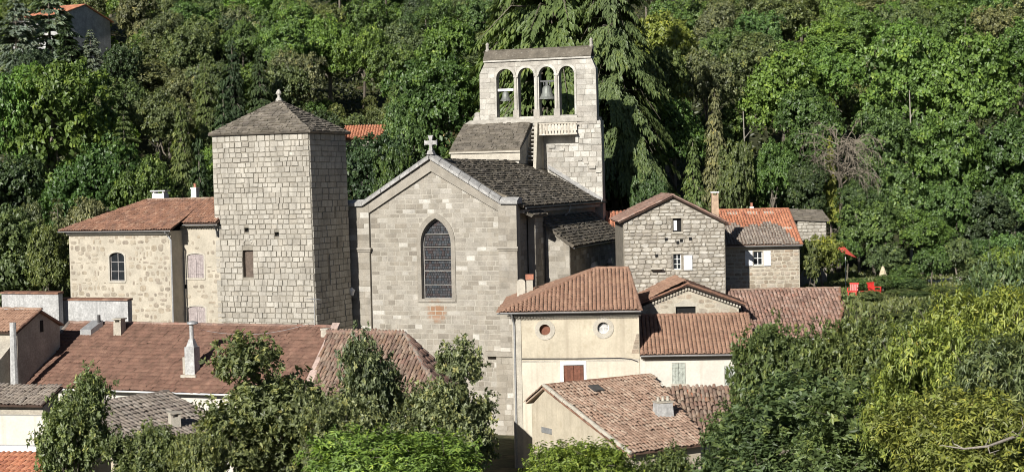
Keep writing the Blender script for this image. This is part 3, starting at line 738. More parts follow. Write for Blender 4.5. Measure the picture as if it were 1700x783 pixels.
slabbed(bg_, [K.w(ul, DB - .22, 28.08), K.w(ur, DB - .22, 28.08), K.w(ur, DB + .4, 28.95), K.w(ul, DB + .4, 28.95)], MT['slab_pale'], rows=(.25, .34), name='coping_roof')
slabbed(bg_, [K.w(ul, DB + 1.0, 28.08), K.w(ur, DB + 1.0, 28.08), K.w(ur, DB + .4, 28.95), K.w(ul, DB + .4, 28.95)], MT['slab_pale'], rows=(.25, .34), name='coping_roof')
mb = MB(); mb.box(K, ul + .02, ur - .02, DB - .16, DB + .85, 27.9, 28.06); mb.build('cornice', MT['bell_stone'], bg_)
for u in (ul + .18, ur - .15):
    mb = MB(); mb.lathe(K.w(u, DB + .5, 28.6), [(.2, 0), (.2, .35), (.13, .42), (.13, .75), (.17, .8), (.06, .98)], 8); mb.build('finial', MT['bell_stone'], bg_)
# body under the bells, ledge, lit pier with stepped stones
mb = MB(); mb.prism(K, [(B(790, 207)[0], 14), (-.02, 14), (B(996, 203)[0], zs - .3), (B(790, 207)[0], zs - .3)], DB + .05, DB + 1.2); body = mb.build('bell_base', MT['bell_stone'], church)
mb = MB(); mb.prism(K, [(B(772, 209)[0], zs - .38), (B(993, 200)[0], zs - .38), (B(993, 200)[0], zs - .02), (B(783, 200)[0], zs - .02)], DB - .45, DB + 1.2); mb.build('ledge', MT['bell_stone'], body)
mb = MB(); mb.lathe(K.w(B(797, 200)[0] - .25, DB + .2, zs - .05), [(.42, 0), (.42, .2), (.3, .38), (.3, .62), (.12, .75)], 10); mb.build('finial', MT['bell_stone'], body)
DP = DB - .75; Bp = lambda x, y: K.uz(x, y, DP)
low = [Bp(910, 276), Bp(1001, 332), Bp(999, 238), Bp(908, 240)]; low[0] = (low[0][0], 14); low[1] = (low[1][0], 14)
up_ = [Bp(960, 238), Bp(999, 238), Bp(997, 200), Bp(957, 203)]
mb = MB(); mb.prism(K, low, DP, DB + .04); mb.prism(K, [(u, z + .002) for u, z in up_], DP + .003, DB + .04); pier = mb.build('bell_pier', MT['mortar_cream'], church)
masonry(K, pier, courses([(low[0][0], 16), (low[1][0], 16), low[2], low[3]], (.34, .5), (.4, .95), .035), MT['bell_stone'], .05, 40, DP, bev=.018)
masonry(K, pier, courses(up_, (.34, .5), (.4, .8), .035), MT['bell_stone'], .05, 12, DP, bev=.018)
for (x, y) in ((917, 243), (933, 248), (964, 264), (974, 270), (984, 277), (994, 284)):
    u, z = Bp(x, y); j = random.uniform(.8, 1.15); mb = MB(); mb.box(K, u - .26 * j, u + .24 * j, DP - .17 * j, DP + .1, z - .13 * j, z + .1); mb.build('stair_stone', MT['bell_stone'], pier)
mb = MB(); mb.slab([K.w(Bp(911, 274)[0], DP - .35, Bp(911, 274)[1] - .25), K.w(Bp(1001, 328)[0], DP - .35, Bp(1001, 328)[1] - .3), K.w(Bp(1001, 328)[0], DP, Bp(1001, 328)[1]), K.w(Bp(911, 274)[0], DP, Bp(911, 274)[1] + .05)], .08); mb.build('flashing', MT['coping'], pier)
# wooden gallery
gx0, gx1, gz0, gz1 = *[K.uz(x, 214, DB - 1.3)[0] for x in (890, 957)], K.uz(925, 222, DB - 1.3)[1], K.uz(925, 205, DB - 1.3)[1]
gal = bpy.data.objects.new('gallery', None); COL.objects.link(gal); gal.parent = church
for i in range(13):
    a = gx0 + (gx1 - gx0) * i / 13; mb = MB(); mb.box(K, a + .015, a + (gx1 - gx0) / 13 - .055, DB - 1.3, DB - 1.26, gz0, gz1 - .03); mb.build('slat', MT['pale_wood'], gal)
mb = MB(); mb.box(K, gx0 - .05, gx1 + .05, DB - 1.34, DB - 1.2, gz1 - .028, gz1 + .07); mb.box(K, gx0 - .05, gx1 + .05, DB - 1.34, DB - 1.22, gz0 - .1, gz0 - .002); mb.build('rail', MT['pale_wood'], gal)
mb = MB(); mb.box(K, gx0 - .05, gx1 + .05, DB - 1.2, DB, gz0 - .12, gz0 - .02); mb.build('floor_board', MT['grey_wood'], gal)
for u in (gx0 + .1, gx1 - .1): mb = MB(); mb.prism(K, [(u - .12, gz0 - .75), (u + .12, gz0 - .75), (u + .12, gz0 - .13), (u - .12, gz0 - .13)], DB - .9, DB); mb.build('bracket', MT['bell_stone'], gal)
# raised roof block in front of the bell wall
d0 = 18.0
a = K.uz(749, 253, d0); b = K.uz(862, 250, d0); zt = (K.uz(770, 208, DB - .4)[1] + K.uz(880, 205, DB - .4)[1]) / 2
z0 = (a[1] + b[1]) / 2; ut0 = K.uz(770, 208, DB - .4)[0]; ut1 = K.uz(881, 205, DB - .4)[0]
mb = MB(); mb.hexa([K.w(a[0] + .15, d0 + .2, 14), K.w(b[0] - .1, d0 + .2, 14), K.w(b[0] - .1, DB, 14), K.w(a[0] + .15, DB, 14), K.w(a[0] + .15, d0 + .2, z0 - .15), K.w(b[0] - .1, d0 + .2, z0 - .15), K.w(b[0] - .1, DB, zt - .2), K.w(a[0] + .15, DB, zt - .2)]); blk = mb.build('choir_wall', MT['bell_stone'], church)
mb = MB(); mb.box(K, a[0] - .05, b[0] + .05, d0 + .02, d0 + .3, z0 - .75, z0 - .12); mb.box(K, a[0] - .15, b[0] + .1, d0 - .14, d0 + .3, z0 - .115, z0 + .02); mb.build('eave_band', MT['trim'], blk)
slabbed(church, [K.w(a[0] - .1, d0 - .1, z0 + .14), K.w(b[0] + .1, d0 - .1, z0 + .14), K.w(ut1, DB - .3, zt + .1), K.w(ut0, DB - .3, zt + .1)], MT['slab_pale'], rows=(.26, .36), lens=(.25, .7), name='choir_roof')
u = K.uz(886, 240, 20.5)[0]
mb = MB(); mb.hexa([K.w(u - .02, 20.0, 17.5), K.w(u + .24, 20.0, 17.5), K.w(u + .24, DB, 17.5), K.w(u - .02, DB, 17.5), K.w(u - .02, 20.9, zs - .4), K.w(u + .24, 20.9, zs - .4), K.w(u + .24, DB, zs - .4), K.w(u - .02, DB, zs - .4)]); mb.build('stair_cheek', MT['trim'], church)
for i in range(10):
    mb = MB(); zz = 19.6 + i * .33; mb.box(K, u - .5, u - .03, 20.2 + i * .2, 20.6 + i * .2, zz, zz + .1); mb.build('step', MT['bell_stone'], church)

def bell(x, ytop, ybot, d, label, head):
    u, zt = K.uz(x, ytop, d); _, zb = K.uz(x, ybot, d)
    c = K.w(u, d, zb); f_ = frame_at(c[0], c[1], 18); e = f_.thing('bell', label, 'bell', zb, 'bells hanging in the bell gable')
    h = zt - zb; r = h * .62
    mb = MB(); mb.lathe(c, [(r, 0), (r * .98, .05), (r * .8, h * .2), (r * .62, h * .45), (r * .56, h * .75), (r * .46, h * .9), (r * .2, h), (0.02, h * 1.0)], 16); mb.build('bell_body', MT['bronze'], e)
    mb = MB(); mb.tube([c + np.array([0, 0, h * .5]), c + np.array([0, 0, -.12])], [.02, .05], 8); mb.build('clapper', MT['iron'], e)
    mb = MB()
    if head == 'beam': mb.box(K, u - .72, u + .72, d - .12, d + .12, zt + .02, zt + .22); m = MT['white_paint']
    else:
        mb.box(K, u - .62, u + .62, d - .1, d + .1, zt + .28, zt + .42); mb.box(K, u - .1, u + .1, d - .08, d + .08, zt, zt + .28); mb.box(K, u - .3, u - .22, d - .06, d + .06, zt, zt + .28); mb.box(K, u + .22, u + .3, d - .06, d + .06, zt, zt + .28); m = MT['iron']
    mb.build('headstock', m, e)
bell(839.5, 152, 168, DB + .32, 'small bell hanging from a white beam in the leftmost arch of the bell gable', 'beam')
bell(908, 142, 165, DB + .32, 'larger grey bell on an iron yoke in the third arch of the bell gable', 'yoke')

# wall lantern and floodlights
u, z = K.uz(589, 492); lf = frame_at(*K.w(u, 0, z)[:2], 18); e = lf.thing('wall_lantern', 'white wall lantern on a bracket at the left edge of the church facade', 'lamp', z)
mb = MB(); mb.tube([lf.w(0, 0, z - .25), lf.w(0, -.35, z - .2), lf.w(0, -.5, z + .15)], .03, 6); mb.build('bracket', MT['dark_metal'], e)
mb = MB(); mb.lathe(lf.w(0, -.5, z + .1), [(.1, 0), (.2, .3), (.2, .36), (.26, .37), (.05, .55), (.03, .6)], 10); mb.build('lantern_head', MT['white_paint'], e)
for k, (x, y, lab) in enumerate(((1013, 434, 'pale floodlight on the shaded chapel wall, right of its twin'), (986, 441, 'pale floodlight on the shaded chapel wall, left of its twin'))):
    d, z = K.dz(x, y, 2.9); f_ = frame_at(*K.w(2.9, d, z)[:2], 18); e = f_.thing('floodlight', lab, 'floodlight', z, 'floodlights on the chapel wall')
    mb = MB(); mb.hexa([f_.w(-.2, -.3, z - .1), f_.w(.25, -.3, z - .1), f_.w(.25, .3, z - .1), f_.w(-.2, .3, z - .1), f_.w(-.1, -.25, z + .2), f_.w(.15, -.25, z + .3), f_.w(.15, .25, z + .3), f_.w(-.1, .25, z + .2)]); mb.build('housing', MT['zinc'], e)
    mb = MB(); mb.tube([f_.w(0, 0, z), f_.w(-.45, 0, z - .35), f_.w(-.64, 0, z - .35)], .035, 6); mb.build('bracket', MT['dark_metal'], e)

# ================================================================== TOWER
T = Fr(519, 400, 105.4, 21)
tower = T.thing('stone_tower', 'square grey block-stone tower with low pyramid slab roof left of the church', 'tower', -.5)
TD = 5.4
tq = [(-7.50, -.5), (.24, -.5), (-.11, 21.55), (-7.6, 21.55)]
wh = rect_px(T, 404, 415, 420, 460); sm = [rect_px(T, 406, 378, 413, 385), rect_px(T, 456, 385, 463, 392)]
hol = [rc(*wh)] + [rc(*s_) for s_ in sm]
mb = MB(); mb.wall(T, tq, hol, 0, TD, .35); tw = mb.build('tower_wall', MT['mortar_grey'], tower)
arc = [(wh[0] - .1, wh[3]), (wh[1] + .1, wh[3]), (wh[1] + .02, wh[3] + .5), (wh[0] - .02, wh[3] + .5)]
st = courses([(tq[0][0] + .02, 6.5), (.12, 6.5), tq[2], tq[3]], (.27, .44), (.28, .68), .045, hol, .03)
masonry(T, tower, st, MT['tower_stone'], .06, 300, 0, bev=.022)
mb = MB()
def tside(u, v, h):
    return T.w(.24 + (v + .5) / 22.0 * -.35 + h, u, v)
sideholes = [rc(2.0, 2.28, 11.2, 13.2), rc(1.7, 2.0, 16.2, 16.5), rc(3.2, 3.5, 16.0, 16.3), rc(3.3, 3.6, 13.8, 14.1)]
for p, w in courses([(.03, 6.5), (TD - .03, 6.5), (TD - .03, 21.45), (.03, 21.45)], (.33, .47), (.5, 1.0), .04, sideholes, .012): add_piece(mb, tside, p, -.03, .05 * random.uniform(.5, 1.4), .025, .006)
mb.build('masonry', MT['tower_stone'], tower, kind='stuff')
mb = MB(); mb.box(T, wh[0], wh[0] + .16, .3, .34, wh[2], wh[3]); mb.box(T, wh[0] + .17, wh[1], .22, .3, wh[2], wh[3]); mb.build('window_board', MT['dull_wood'], tower, label='grey-brown board filling the slit window')
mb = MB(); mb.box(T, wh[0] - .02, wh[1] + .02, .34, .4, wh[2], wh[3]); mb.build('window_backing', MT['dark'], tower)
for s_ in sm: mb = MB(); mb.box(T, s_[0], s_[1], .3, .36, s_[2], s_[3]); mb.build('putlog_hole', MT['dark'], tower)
# relieving arch stones over the window
for i in range(7):
    a0, a1 = math.pi * i / 7 + .05, math.pi * (i + 1) / 7 - .02; cu, cz = (wh[0] + wh[1]) / 2, wh[3] + .32
    mb = MB(); add_piece(mb, lambda u, v, h: T.w(u, -h, v), [(cu + .52 * math.cos(a0), cz + .52 * math.sin(a0)), (cu + .52 * math.cos(a1), cz + .52 * math.sin(a1)), (cu + .34 * math.cos(a1), cz + .34 * math.sin(a1)), (cu + .34 * math.cos(a0), cz + .34 * math.sin(a0))], .0, .085, .02, .004); mb.build('arch_stone', MT['tower_stone'], tower)
ap = T.uz(463, 166, TD / 2); apex = T.w(ap[0], TD / 2, ap[1]); zo = 21.6
e4 = [T.w(-7.75, -.3, zo), T.w(.2, -.3, zo), T.w(.2, TD + .3, zo), T.w(-7.75, TD + .3, zo)]
for i in range(4): slabbed(tower, [e4[i], e4[(i + 1) % 4], apex], MT['slab_pale' if i == 0 else 'slab_pale'], rows=(.22, .32), lens=(.25, .6), t=.05, name='roof')
mb = MB(); mb.lathe(apex + np.array([0, 0, -.12]), [(.26, 0), (.2, .2), (.1, .3), (.09, .42), (.19, .55), (.19, .65), (.05, .85)], 10); mb.build('finial', MT['bell_stone'], tower)

# ================================================================== LEFT RUBBLE HOUSE
H = Fr(283, 380, 107.6, 21)
lh = H.thing('rubble_house', 'two-storey warm rubble-stone house with red tiled hip roof left of the tower', 'house', -.5)
w1 = rect_px(H, 183, 419, 206, 466)
mb = MB(); mb.wall(H, [(-8.4, -.5), (0, -.5), (0, 15.05), (-8.4, 15.05)], [arch(*w1, .3)], 0, 10, .25); hw_ = mb.build('wall', MT['mortar_warm'], lh)
st = courses([(-8.35, 8.6), (-.1, 8.6), (-.1, 14.75), (-8.35, 14.75)], (.22, .46), (.24, .66), .13, [rc(w1[0] - .3, w1[1] + .3, w1[2] - .3, w1[3] + .3)], .09)
st = [s_ for s_ in st if random.random() < .8]
masonry(H, lh, st, MT['rubble_warm'], .018, 170, 0, 'rubble', bev=.03)
w2 = rect_px(H, 312, 421, 338, 461, 1.5); w3 = rect_px(H, 313, 508, 341, 545, 1.5); w4 = rect_px(H, 303, 472, 310, 479, 1.5)
mb = MB(); mb.wall(H, [(-.2, -.5), (2.95, -.5), (2.95, 15.3), (-.2, 15.3)], [arch(*w2, .18), arch(*w3, .15), rc(*w4)], 1.5, 9.5, .2); rw = mb.build('wing_wall', MT['mortar_warm'], lh)
st = courses([(0, 8.6), (2.9, 8.6), (2.9, 14.8), (0, 14.8)], (.26, .42), (.3, .7), .15, [rc(w2[0] - .2, w2[1] + .2, w2[2] - .3, w2[3] + .3), rc(w3[0] - .2, w3[1] + .2, w3[2] - .2, w3[3] + .3), rc(*w4)], .05)
st = [s_ for s_ in st if random.random() < .5]
masonry(H, lh, st, MT['rubble_warm'], .016, 50, 1.5, 'rubble', bev=.03)
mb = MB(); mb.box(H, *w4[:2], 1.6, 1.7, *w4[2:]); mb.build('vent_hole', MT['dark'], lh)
window(lh, H, w1[0], w1[1], w1[2], w1[3], .16, 'glass', bars=(1, 2), frame_mat=MT['grey_wood'])
for (w_, m_) in ((w2, 'mauve_wood'), (w3, 'mauve_wood')):
    f2 = Fr(283, 380, 107.6, 21); f2.A = H.w(0, 1.5, 0); window(lh, f2, *w_, .06, 'shutter', MT[m_])
    mb = MB(); ring(mb, f2, arch(*w_, .16), arch(w_[0] - .12, w_[1] + .12, w_[2] - .02, w_[3] + .12, .2), -.03, .02); mb.build('window_surround', MT['trim'], lh)
mb = MB(); ring(mb, H, arch(*w1, .3), arch(w1[0] - .13, w1[1] + .13, w1[2] - .02, w1[3] + .14, .36), -.03, .02); mb.build('window_surround', MT['trim'], lh)
zr = 17.15; rl = H.w(-4.7, 4.3, zr); rr = H.w(3.2, 4.3, zr)
ev = 15.13
A0, A1 = H.w(-8.9, -.42, ev), H.w(.25, -.42, ev)
jn = H.w(.25, 1.06, ev + (zr - ev) * (1.48 / 4.72))
tiled(lh, [A0, A1, H.w(.25, 4.3, zr), rl], MT['tile_rust'])
tiled(lh, [H.w(.25, 1.06, 15.42 + .1), H.w(3.05, 1.06, 15.42 + .1), H.w(3.05, 4.3, zr + .02), H.w(.26, 4.3, zr + .02)], MT['tile_rust'], lift=.02)
tiled(lh, [H.w(-8.9, 9.5, ev), A0, rl], MT['tile_rust'])
mb = MB(); mb.slab([H.w(-8.9, 9.5, ev), H.w(3.1, 9.5, ev), rr, rl], .12); mb.build('roof', MT['tile_rust'], lh)
ridge(lh, A0, rl, MT['tile_rust']); ridge(lh, rl, H.w(3.0, 4.3, zr + .02), MT['tile_pale'])
gutter(lh, H, -8.95, .25, -.5, 15.08); gutter(lh, H, .3, 3.05, .98, 15.44)
genoise(lh, H, .0, 2.95, 15.38, 2, d=1.5)
mb = MB(); mb.box(H, -8.45, .02, -.25, .05, 14.86, 15.02); mb.build('cornice', MT['trim'], lh)
pipe(lh, [H.w(-.15, -.5, 15.0), H.w(-.1, -.15, 14.7), H.w(.08, -.1, 14.4), H.w(.08, -.1, 8)], .06)
pipe(lh, [H.w(2.85, .98, 15.4), H.w(2.85, 1.3, 15.0), H.w(2.85, 1.4, 14.6)], .06, MT['dark_metal'])
p = H.w(*[(H.uz(266, 320, 5)[0]), 5, 0]); chimney(p, None, 'chimney', 'wide low white chimney with flat cap on the rubble house ridge', 1.0, .6, .75, zr - .3, 21, MT['white_paint'])
p = H.w(*[(H.uz(324, 320, 5)[0]), 5, 0]); chimney(p, None, 'chimney', 'slim white chimney on the rubble house ridge beside the tower', .42, .42, .95, zr - .2, 21, MT['white_paint'], 'band', None, 1)

# low lime-washed walls in front of the rubble house
W_ = Fr(97, 500, 101.5, 21)
for (x0, x1, y, d, lab) in ((3, 97, 488, 0, 'weathered whitewashed garden wall with red tile coping at the left edge'), (98, 212, 499, .9, 'lower whitewashed wall with red coping in front of the rubble house')):
    u0 = W_.uz(x0, 500, d)[0]; u1 = W_.uz(x1, 500, d)[0]; z1 = W_.uz(x1, y, d)[1]
    e = bpy.data.objects.new('garden_wall', None); COL.objects.link(e); q = W_.w((u0 + u1) / 2, d, 0); e.location = (*q[:2], 0); e.rotation_euler = (0, 0, -W_.t); e['label'] = lab; e['category'] = 'wall'; e['group'] = 'whitewashed walls'
    mb = MB(); mb.box(W_, u0, u1, d, d + .45, 0, z1); mb.build('wall_body', MT['lime_wash'], e)
    mb = MB(); k = int((u1 - u0) / .3)
    for i in range(k):
        a, b = u0 - .04 + (u1 - u0 + .08) * i / k, u0 - .04 + (u1 - u0 + .08) * (i + 1) / k; j = random.uniform(-.01, .015)
        mb.hexa([W_.w(a, d - .1, z1 + .01), W_.w(b, d - .1, z1 + .01), W_.w(b, d + .55, z1 + .01), W_.w(a, d + .55, z1 + .01), W_.w(a, d - .08, z1 + .1 + j), W_.w(b, d - .08, z1 + .1 + j), W_.w(b, d + .5, z1 + .16 + j), W_.w(a, d + .5, z1 + .16 + j)])
    mb.build('coping', MT['tile_rust'], e, kind='stuff')

# ================================================================== FAR-LEFT SHADED GABLE HOUSE
C_ = Fr(28, 548, 92, 21)
ga = C_.dz(64, 514, 0); gr = C_.dz(99, 538, 0); ge = (0, C_.uz(28, 548)[1])
e = C_.thing('gable_house', 'small house at the left edge with orange tile roof and shaded gable end', 'house', 0)
mb = MB()
P = [C_.w(0, 0, 0), C_.w(0, gr[0], 0), C_.w(0, gr[0], gr[1] - .1), C_.w(0, ga[0], ga[1] - .1), C_.w(0, 0, ge[1] - .1)]; P2 = [p - 9 * C_.U for p in P]
mb.add(P + P2, [(0, 1, 2, 3, 4), (9, 8, 7, 6, 5)] + [(i, (i + 1) % 5, 5 + (i + 1) % 5, 5 + i) for i in range(5)]); mb.build('wall', MT['dull_plaster'], e)
tiled(e, [C_.w(-9, -.3, ge[1] - .1), C_.w(.2, -.3, ge[1] - .1), C_.w(.2, ga[0], ga[1]), C_.w(-9, ga[0], ga[1])], MT['tile_salmon'])
mb = MB(); mb.slab([C_.w(-9, gr[0] + .2, gr[1]), C_.w(.2, gr[0] + .2, gr[1]), C_.w(.2, ga[0], ga[1]), C_.w(-9, ga[0], ga[1])], .12); mb.build('roof', MT['tile_salmon'], e)
ridge(e, C_.w(.2, -.3, ge[1] - .05), C_.w(.2, ga[0], ga[1] + .02), MT['tile_rust'], .1); ridge(e, C_.w(-9, ga[0], ga[1] + .03), C_.w(.2, ga[0], ga[1] + .03), MT['tile_pale'], .12)
d_, z_ = C_.dz(69, 541, .0); mb = MB(); mb.hexa([C_.w(.003, d_ - .15, z_ - .35), C_.w(.02, d_ - .15, z_ - .35), C_.w(.02, d_ + .15, z_ - .35), C_.w(.003, d_ + .15, z_ - .35), C_.w(.003, d_ - .15, z_ + .35), C_.w(.02, d_ - .15, z_ + .35), C_.w(.02, d_ + .15, z_ + .35), C_.w(.003, d_ + .15, z_ + .35)]); mb.build('window', MT['dark'], e)
mb = MB(); z1 = C_.uz(22, 535, -.9)[1]; c0 = C_.w(C_.uz(22, 560, -.9)[0], -.9, 0)
mb.tube([c0 + np.array([0, 0, 2]), c0 + np.array([0, 0, z1])], [.3, .18], 8); mb.build('flue_pipe', MT['lime_wash'], e)
z2 = C_.uz(8, 560, -1.5)[1]
mb = MB(); mb.hexa([C_.w(-9, -2.2, 0), C_.w(-.2, -2.2, 0), C_.w(-.2, 0, 0), C_.w(-9, 0, 0), C_.w(-9, -2.2, z2 - 1.6), C_.w(-.2, -2.2, z2 - 1.9), C_.w(-.2, 0, z2 - .4), C_.w(-9, 0, z2 - .1)]); mb.build('lean_to', MT['dull_plaster'], e)

# ================================================================== BIG RED-ROOFED TERRACE
D = Fr(340, 655, 88, 21)
rd = D.thing('terrace_house', 'long low house under the big dark red tile roof below the tower', 'house', 0)
ez, rz, dd = 6.42, 9.65, 6.0
mb = MB(); mb.hexa([D.w(-12.8, .4, 0), D.w(6.2, .4, 0), D.w(5.0, 11.5, 0), D.w(-13.6, 11.5, 0), D.w(-12.8, .4, ez - .1), D.w(6.2, .4, ez - .1), D.w(5.0, 11.5, ez - .1), D.w(-13.6, 11.5, ez - .1)]); mb.build('wall', MT['white_plaster'], rd)
mb = MB(); g0 = D.w(-13.3, dd, rz); 
rp_ = [D.w(-13.05, 0, ez), D.w(6.15, 0, ez), D.w(5.1, dd, rz), D.w(-13.5, dd, rz)]
def red_r(A, B, rn): return np.where(rn > .985, .999, np.clip(rn * .75 + .08 * np.sin(A * .6) * np.sin(B * .9) + .08, 0, .88))
tiled(rd, rp_, MT['tile_red'], pitch=.25, course=.36, jit=1.2, rmap=red_r, flat=True)
mb = MB(); mb.slab([D.w(-13.5, 12, ez), D.w(4.8, 12, ez), rp_[2] - np.array([0, 0, .02]), rp_[3] - np.array([0, 0, .02])], .12); mb.build('roof', MT['tile_red'], rd)
ridge(rd, rp_[3], rp_[2], MT['tile_brown'], .14); ridge(rd, rp_[0] + [0, 0, .02], rp_[3] + [0, 0, .02], MT['tile_grey'], .14)
mb = MB(); mb.add([D.w(-12.8, .4, ez - .3), D.w(-13.3, 11.5, ez - .3), D.w(-13.2, dd, rz - .1)], [(0, 1, 2)]); mb.build('gable', MT['dull_plaster'], rd)
gutter(rd, D, -13, 6.2, -.12, ez - .02, .09, MT['white_paint'])
# party strip between the two roofs
mb = MB()
a, b = D.w(6.4, -.1, ez + .1), D.w(5.3, dd, rz + .1); sd = D.U * .24; up3 = np.array([0, 0, .16])
mb.hexa([a - sd, a + sd, b + sd, b - sd, a - sd + up3, a + sd + up3, b + sd + up3, b - sd + up3]); mb.build('parapet', mk('pink_mortar', [(.50, .37, .31), (.55, .42, .36)], nscale=3), rd)
# hipped end house
e2 = D.thing('hipped_house', 'hip-roofed house with dull red tiles and white walls under the church facade', 'house', 0); e2.location = (*D.w(11, 0, 0)[:2], 0)
h1 = D.uz(672, 553, 3.7)
hp = D.w(h1[0], 3.7, h1[1]); hl = D.w(5.9, 3.7, h1[1]); c1 = D.w(6.7, 0, ez); c2 = D.w(14.7, 0, ez - .05); c3 = D.w(14.2, 4.4, ez - .05); c4 = D.w(5.4, 7.0, ez)
mb = MB(); mb.hexa([D.w(6.7, .5, 0), D.w(14.2, .5, 0), D.w(13.7, 4.2, 0), D.w(5.6, 6.7, 0), D.w(6.7, .5, ez - .1), D.w(14.2, .5, ez - .15), D.w(13.7, 4.2, ez - .15), D.w(5.6, 6.7, ez - .1)]); mb.build('wall', MT['white_plaster'], e2)
def red2(A, B, rn): return rn
tiled(e2, [c1, c2, hp, hl], MT['tile_mossy'], jit=1.8); tiled(e2, [c2, c3, hp], MT['tile_brown'], jit=1.5, pitch=.26, course=.5); mb = MB(); mb.slab([c4, c3, hp, hl], .1); mb.build('roof', MT['tile_mossy'], e2)
ridge(e2, c2, hp, MT['tile_grey']); ridge(e2, hp, c3, MT['tile_grey'], .1); ridge(e2, hl, hp, MT['tile_brown'])
gutter(e2, D, 6.7, 14.7, -.12, ez - .02, .09, MT['white_paint'])
mb = MB(); mb.box(D, 6.7, 14.4, .28, .52, ez - .62, ez - .45); mb.build('cornice', MT['white_paint'], e2)

def on_roof(fr, x, y, d): u, z = fr.uz(x, y, d); return fr.w(u, d, 0), z
def roof_d(y, ytop, ybot): return dd * (ybot - y) / (ybot - ytop)
# tall double stack
q, z = on_roof(D, 320, 622, 1.6); f_ = frame_at(q[0], q[1], 21); zt1 = D.uz(320, 575, 1.6)[1]; zt2 = D.uz(320, 538, 1.6)[1]
e = f_.thing('chimney', 'tall two-stage white chimney standing on the big red roof', 'chimney', z - .2)
mb = MB(); mb.box(f_, -.32, .32, -.3, .3, z - .5, zt1); mb.build('stack', MT['lime_wash'], e)
mb = MB(); mb.hexa([f_.w(-.26, -.22, zt1), f_.w(.26, -.22, zt1), f_.w(.26, .22, zt1), f_.w(-.26, .22, zt1), f_.w(-.12, -.12, zt1 + .45), f_.w(.12, -.12, zt1 + .45), f_.w(.12, .12, zt1 + .45), f_.w(-.12, .12, zt1 + .45)]); mb.tube([f_.w(0, 0, zt1 + .4), f_.w(0, 0, zt2)], .12, 10); mb.build('flue', MT['lime_wash'], e)
mb = MB(); mb.lathe(f_.w(.08, 0, zt2 - .02), [(.2, 0), (.34, .06), (.3, .16), (.1, .22)], 12); mb.build('cowl', MT['zinc'], e)
mb = MB(); mb.box(f_, -.5, -.33, -.25, .25, z - .3, z + 1.05); mb.build('side_flue', MT['dull_plaster'], e)
mb = MB(); mb.box(f_, -.5, .5, -.5, -.3, z - .45, z + .05); mb.build('flashing', MT['trim'], e)
for (x, y0, y1, w, m_, lab, d) in ((199, 556, 530, .52, 'dull_plaster', 'squat grey chimney near the top left of the big red roof', 5.0), (541, 560, 543, .42, 'dull_plaster', 'short grey chimney by the parapet at the right end of the red roof', 5.2)):
    q, z = on_roof(D, x, y0, d); zt = D.uz(x, y1, d)[1]; chimney(q, None, 'chimney', lab, w, w, zt - z, z - .15, 21, MT[m_], 'slab' if w > .45 else 'band', MT['trim'])
q, z = on_roof(D, 152, 543, 5.2); f_ = frame_at(q[0], q[1], 21)
e = f_.thing('roof_hatch', 'small grey roof hatch set in the top left of the big red roof', 'hatch', z - .2)
mb = MB(); mb.hexa([f_.w(-.5, -.5, z - .45), f_.w(.3, -.5, z - .45), f_.w(.5, .5, z), f_.w(-.3, .5, z), f_.w(-.5, -.5, z - .1), f_.w(.3, -.5, z - .1), f_.w(.5, .5, z + .4), f_.w(-.3, .5, z + .4)]); mb.build('frame', MT['zinc'], e)
mb = MB(); mb.tube([f_.w(.35, .3, z + .2), f_.w(.35, .3, z + .75)], .1, 8); mb.build('vent_pipe', MT['dark_metal'], e)
for (x, y0, y1, lab) in ((523, 552, 492, 'thin television aerial on the red roof ridge at the foot of the tower'),):
    q, z = on_roof(D, x, y0, 5.9); zt = D.uz(x, y1, 5.9)[1]; f_ = frame_at(q[0], q[1], 50); e = f_.thing('aerial', lab, 'aerial', z)
    mb = MB(); mb.tube([f_.w(0, 0, z - .3), f_.w(0, 0, zt)], .022, 6); mb.build('mast', MT['zinc'], e)
    mb = MB(); mb.tube([f_.w(-.6, 0, zt - .15), f_.w(.7, 0, zt - .15)], .014, 5)
    for k in range(7): mb.tube([f_.w(-.55 + k * .19, -.28 + k * .02, zt - .15), f_.w(-.55 + k * .19, .28 - k * .02, zt - .15)], .009, 4)
    mb.build('antenna', MT['zinc'], e)
w0 = D.uz(330, 546, 2.2); w1_ = D.uz(520, 534, 5.9); a_, b_ = D.w(w0[0], 2.2, w0[1]), D.w(w1_[0], 5.9, w1_[1]); mb = MB()
mb.tube([a_ + (b_ - a_) * t - np.array([0, 0, .5 * (1 - (2 * t - 1) ** 2)]) for t in np.linspace(0, 1, 12)], .012, 4); o = mb.build('wire', MT['zinc']); o['label'] = 'thin pale wire slung from the tall chimney across the red roof'; o['category'] = 'cable'

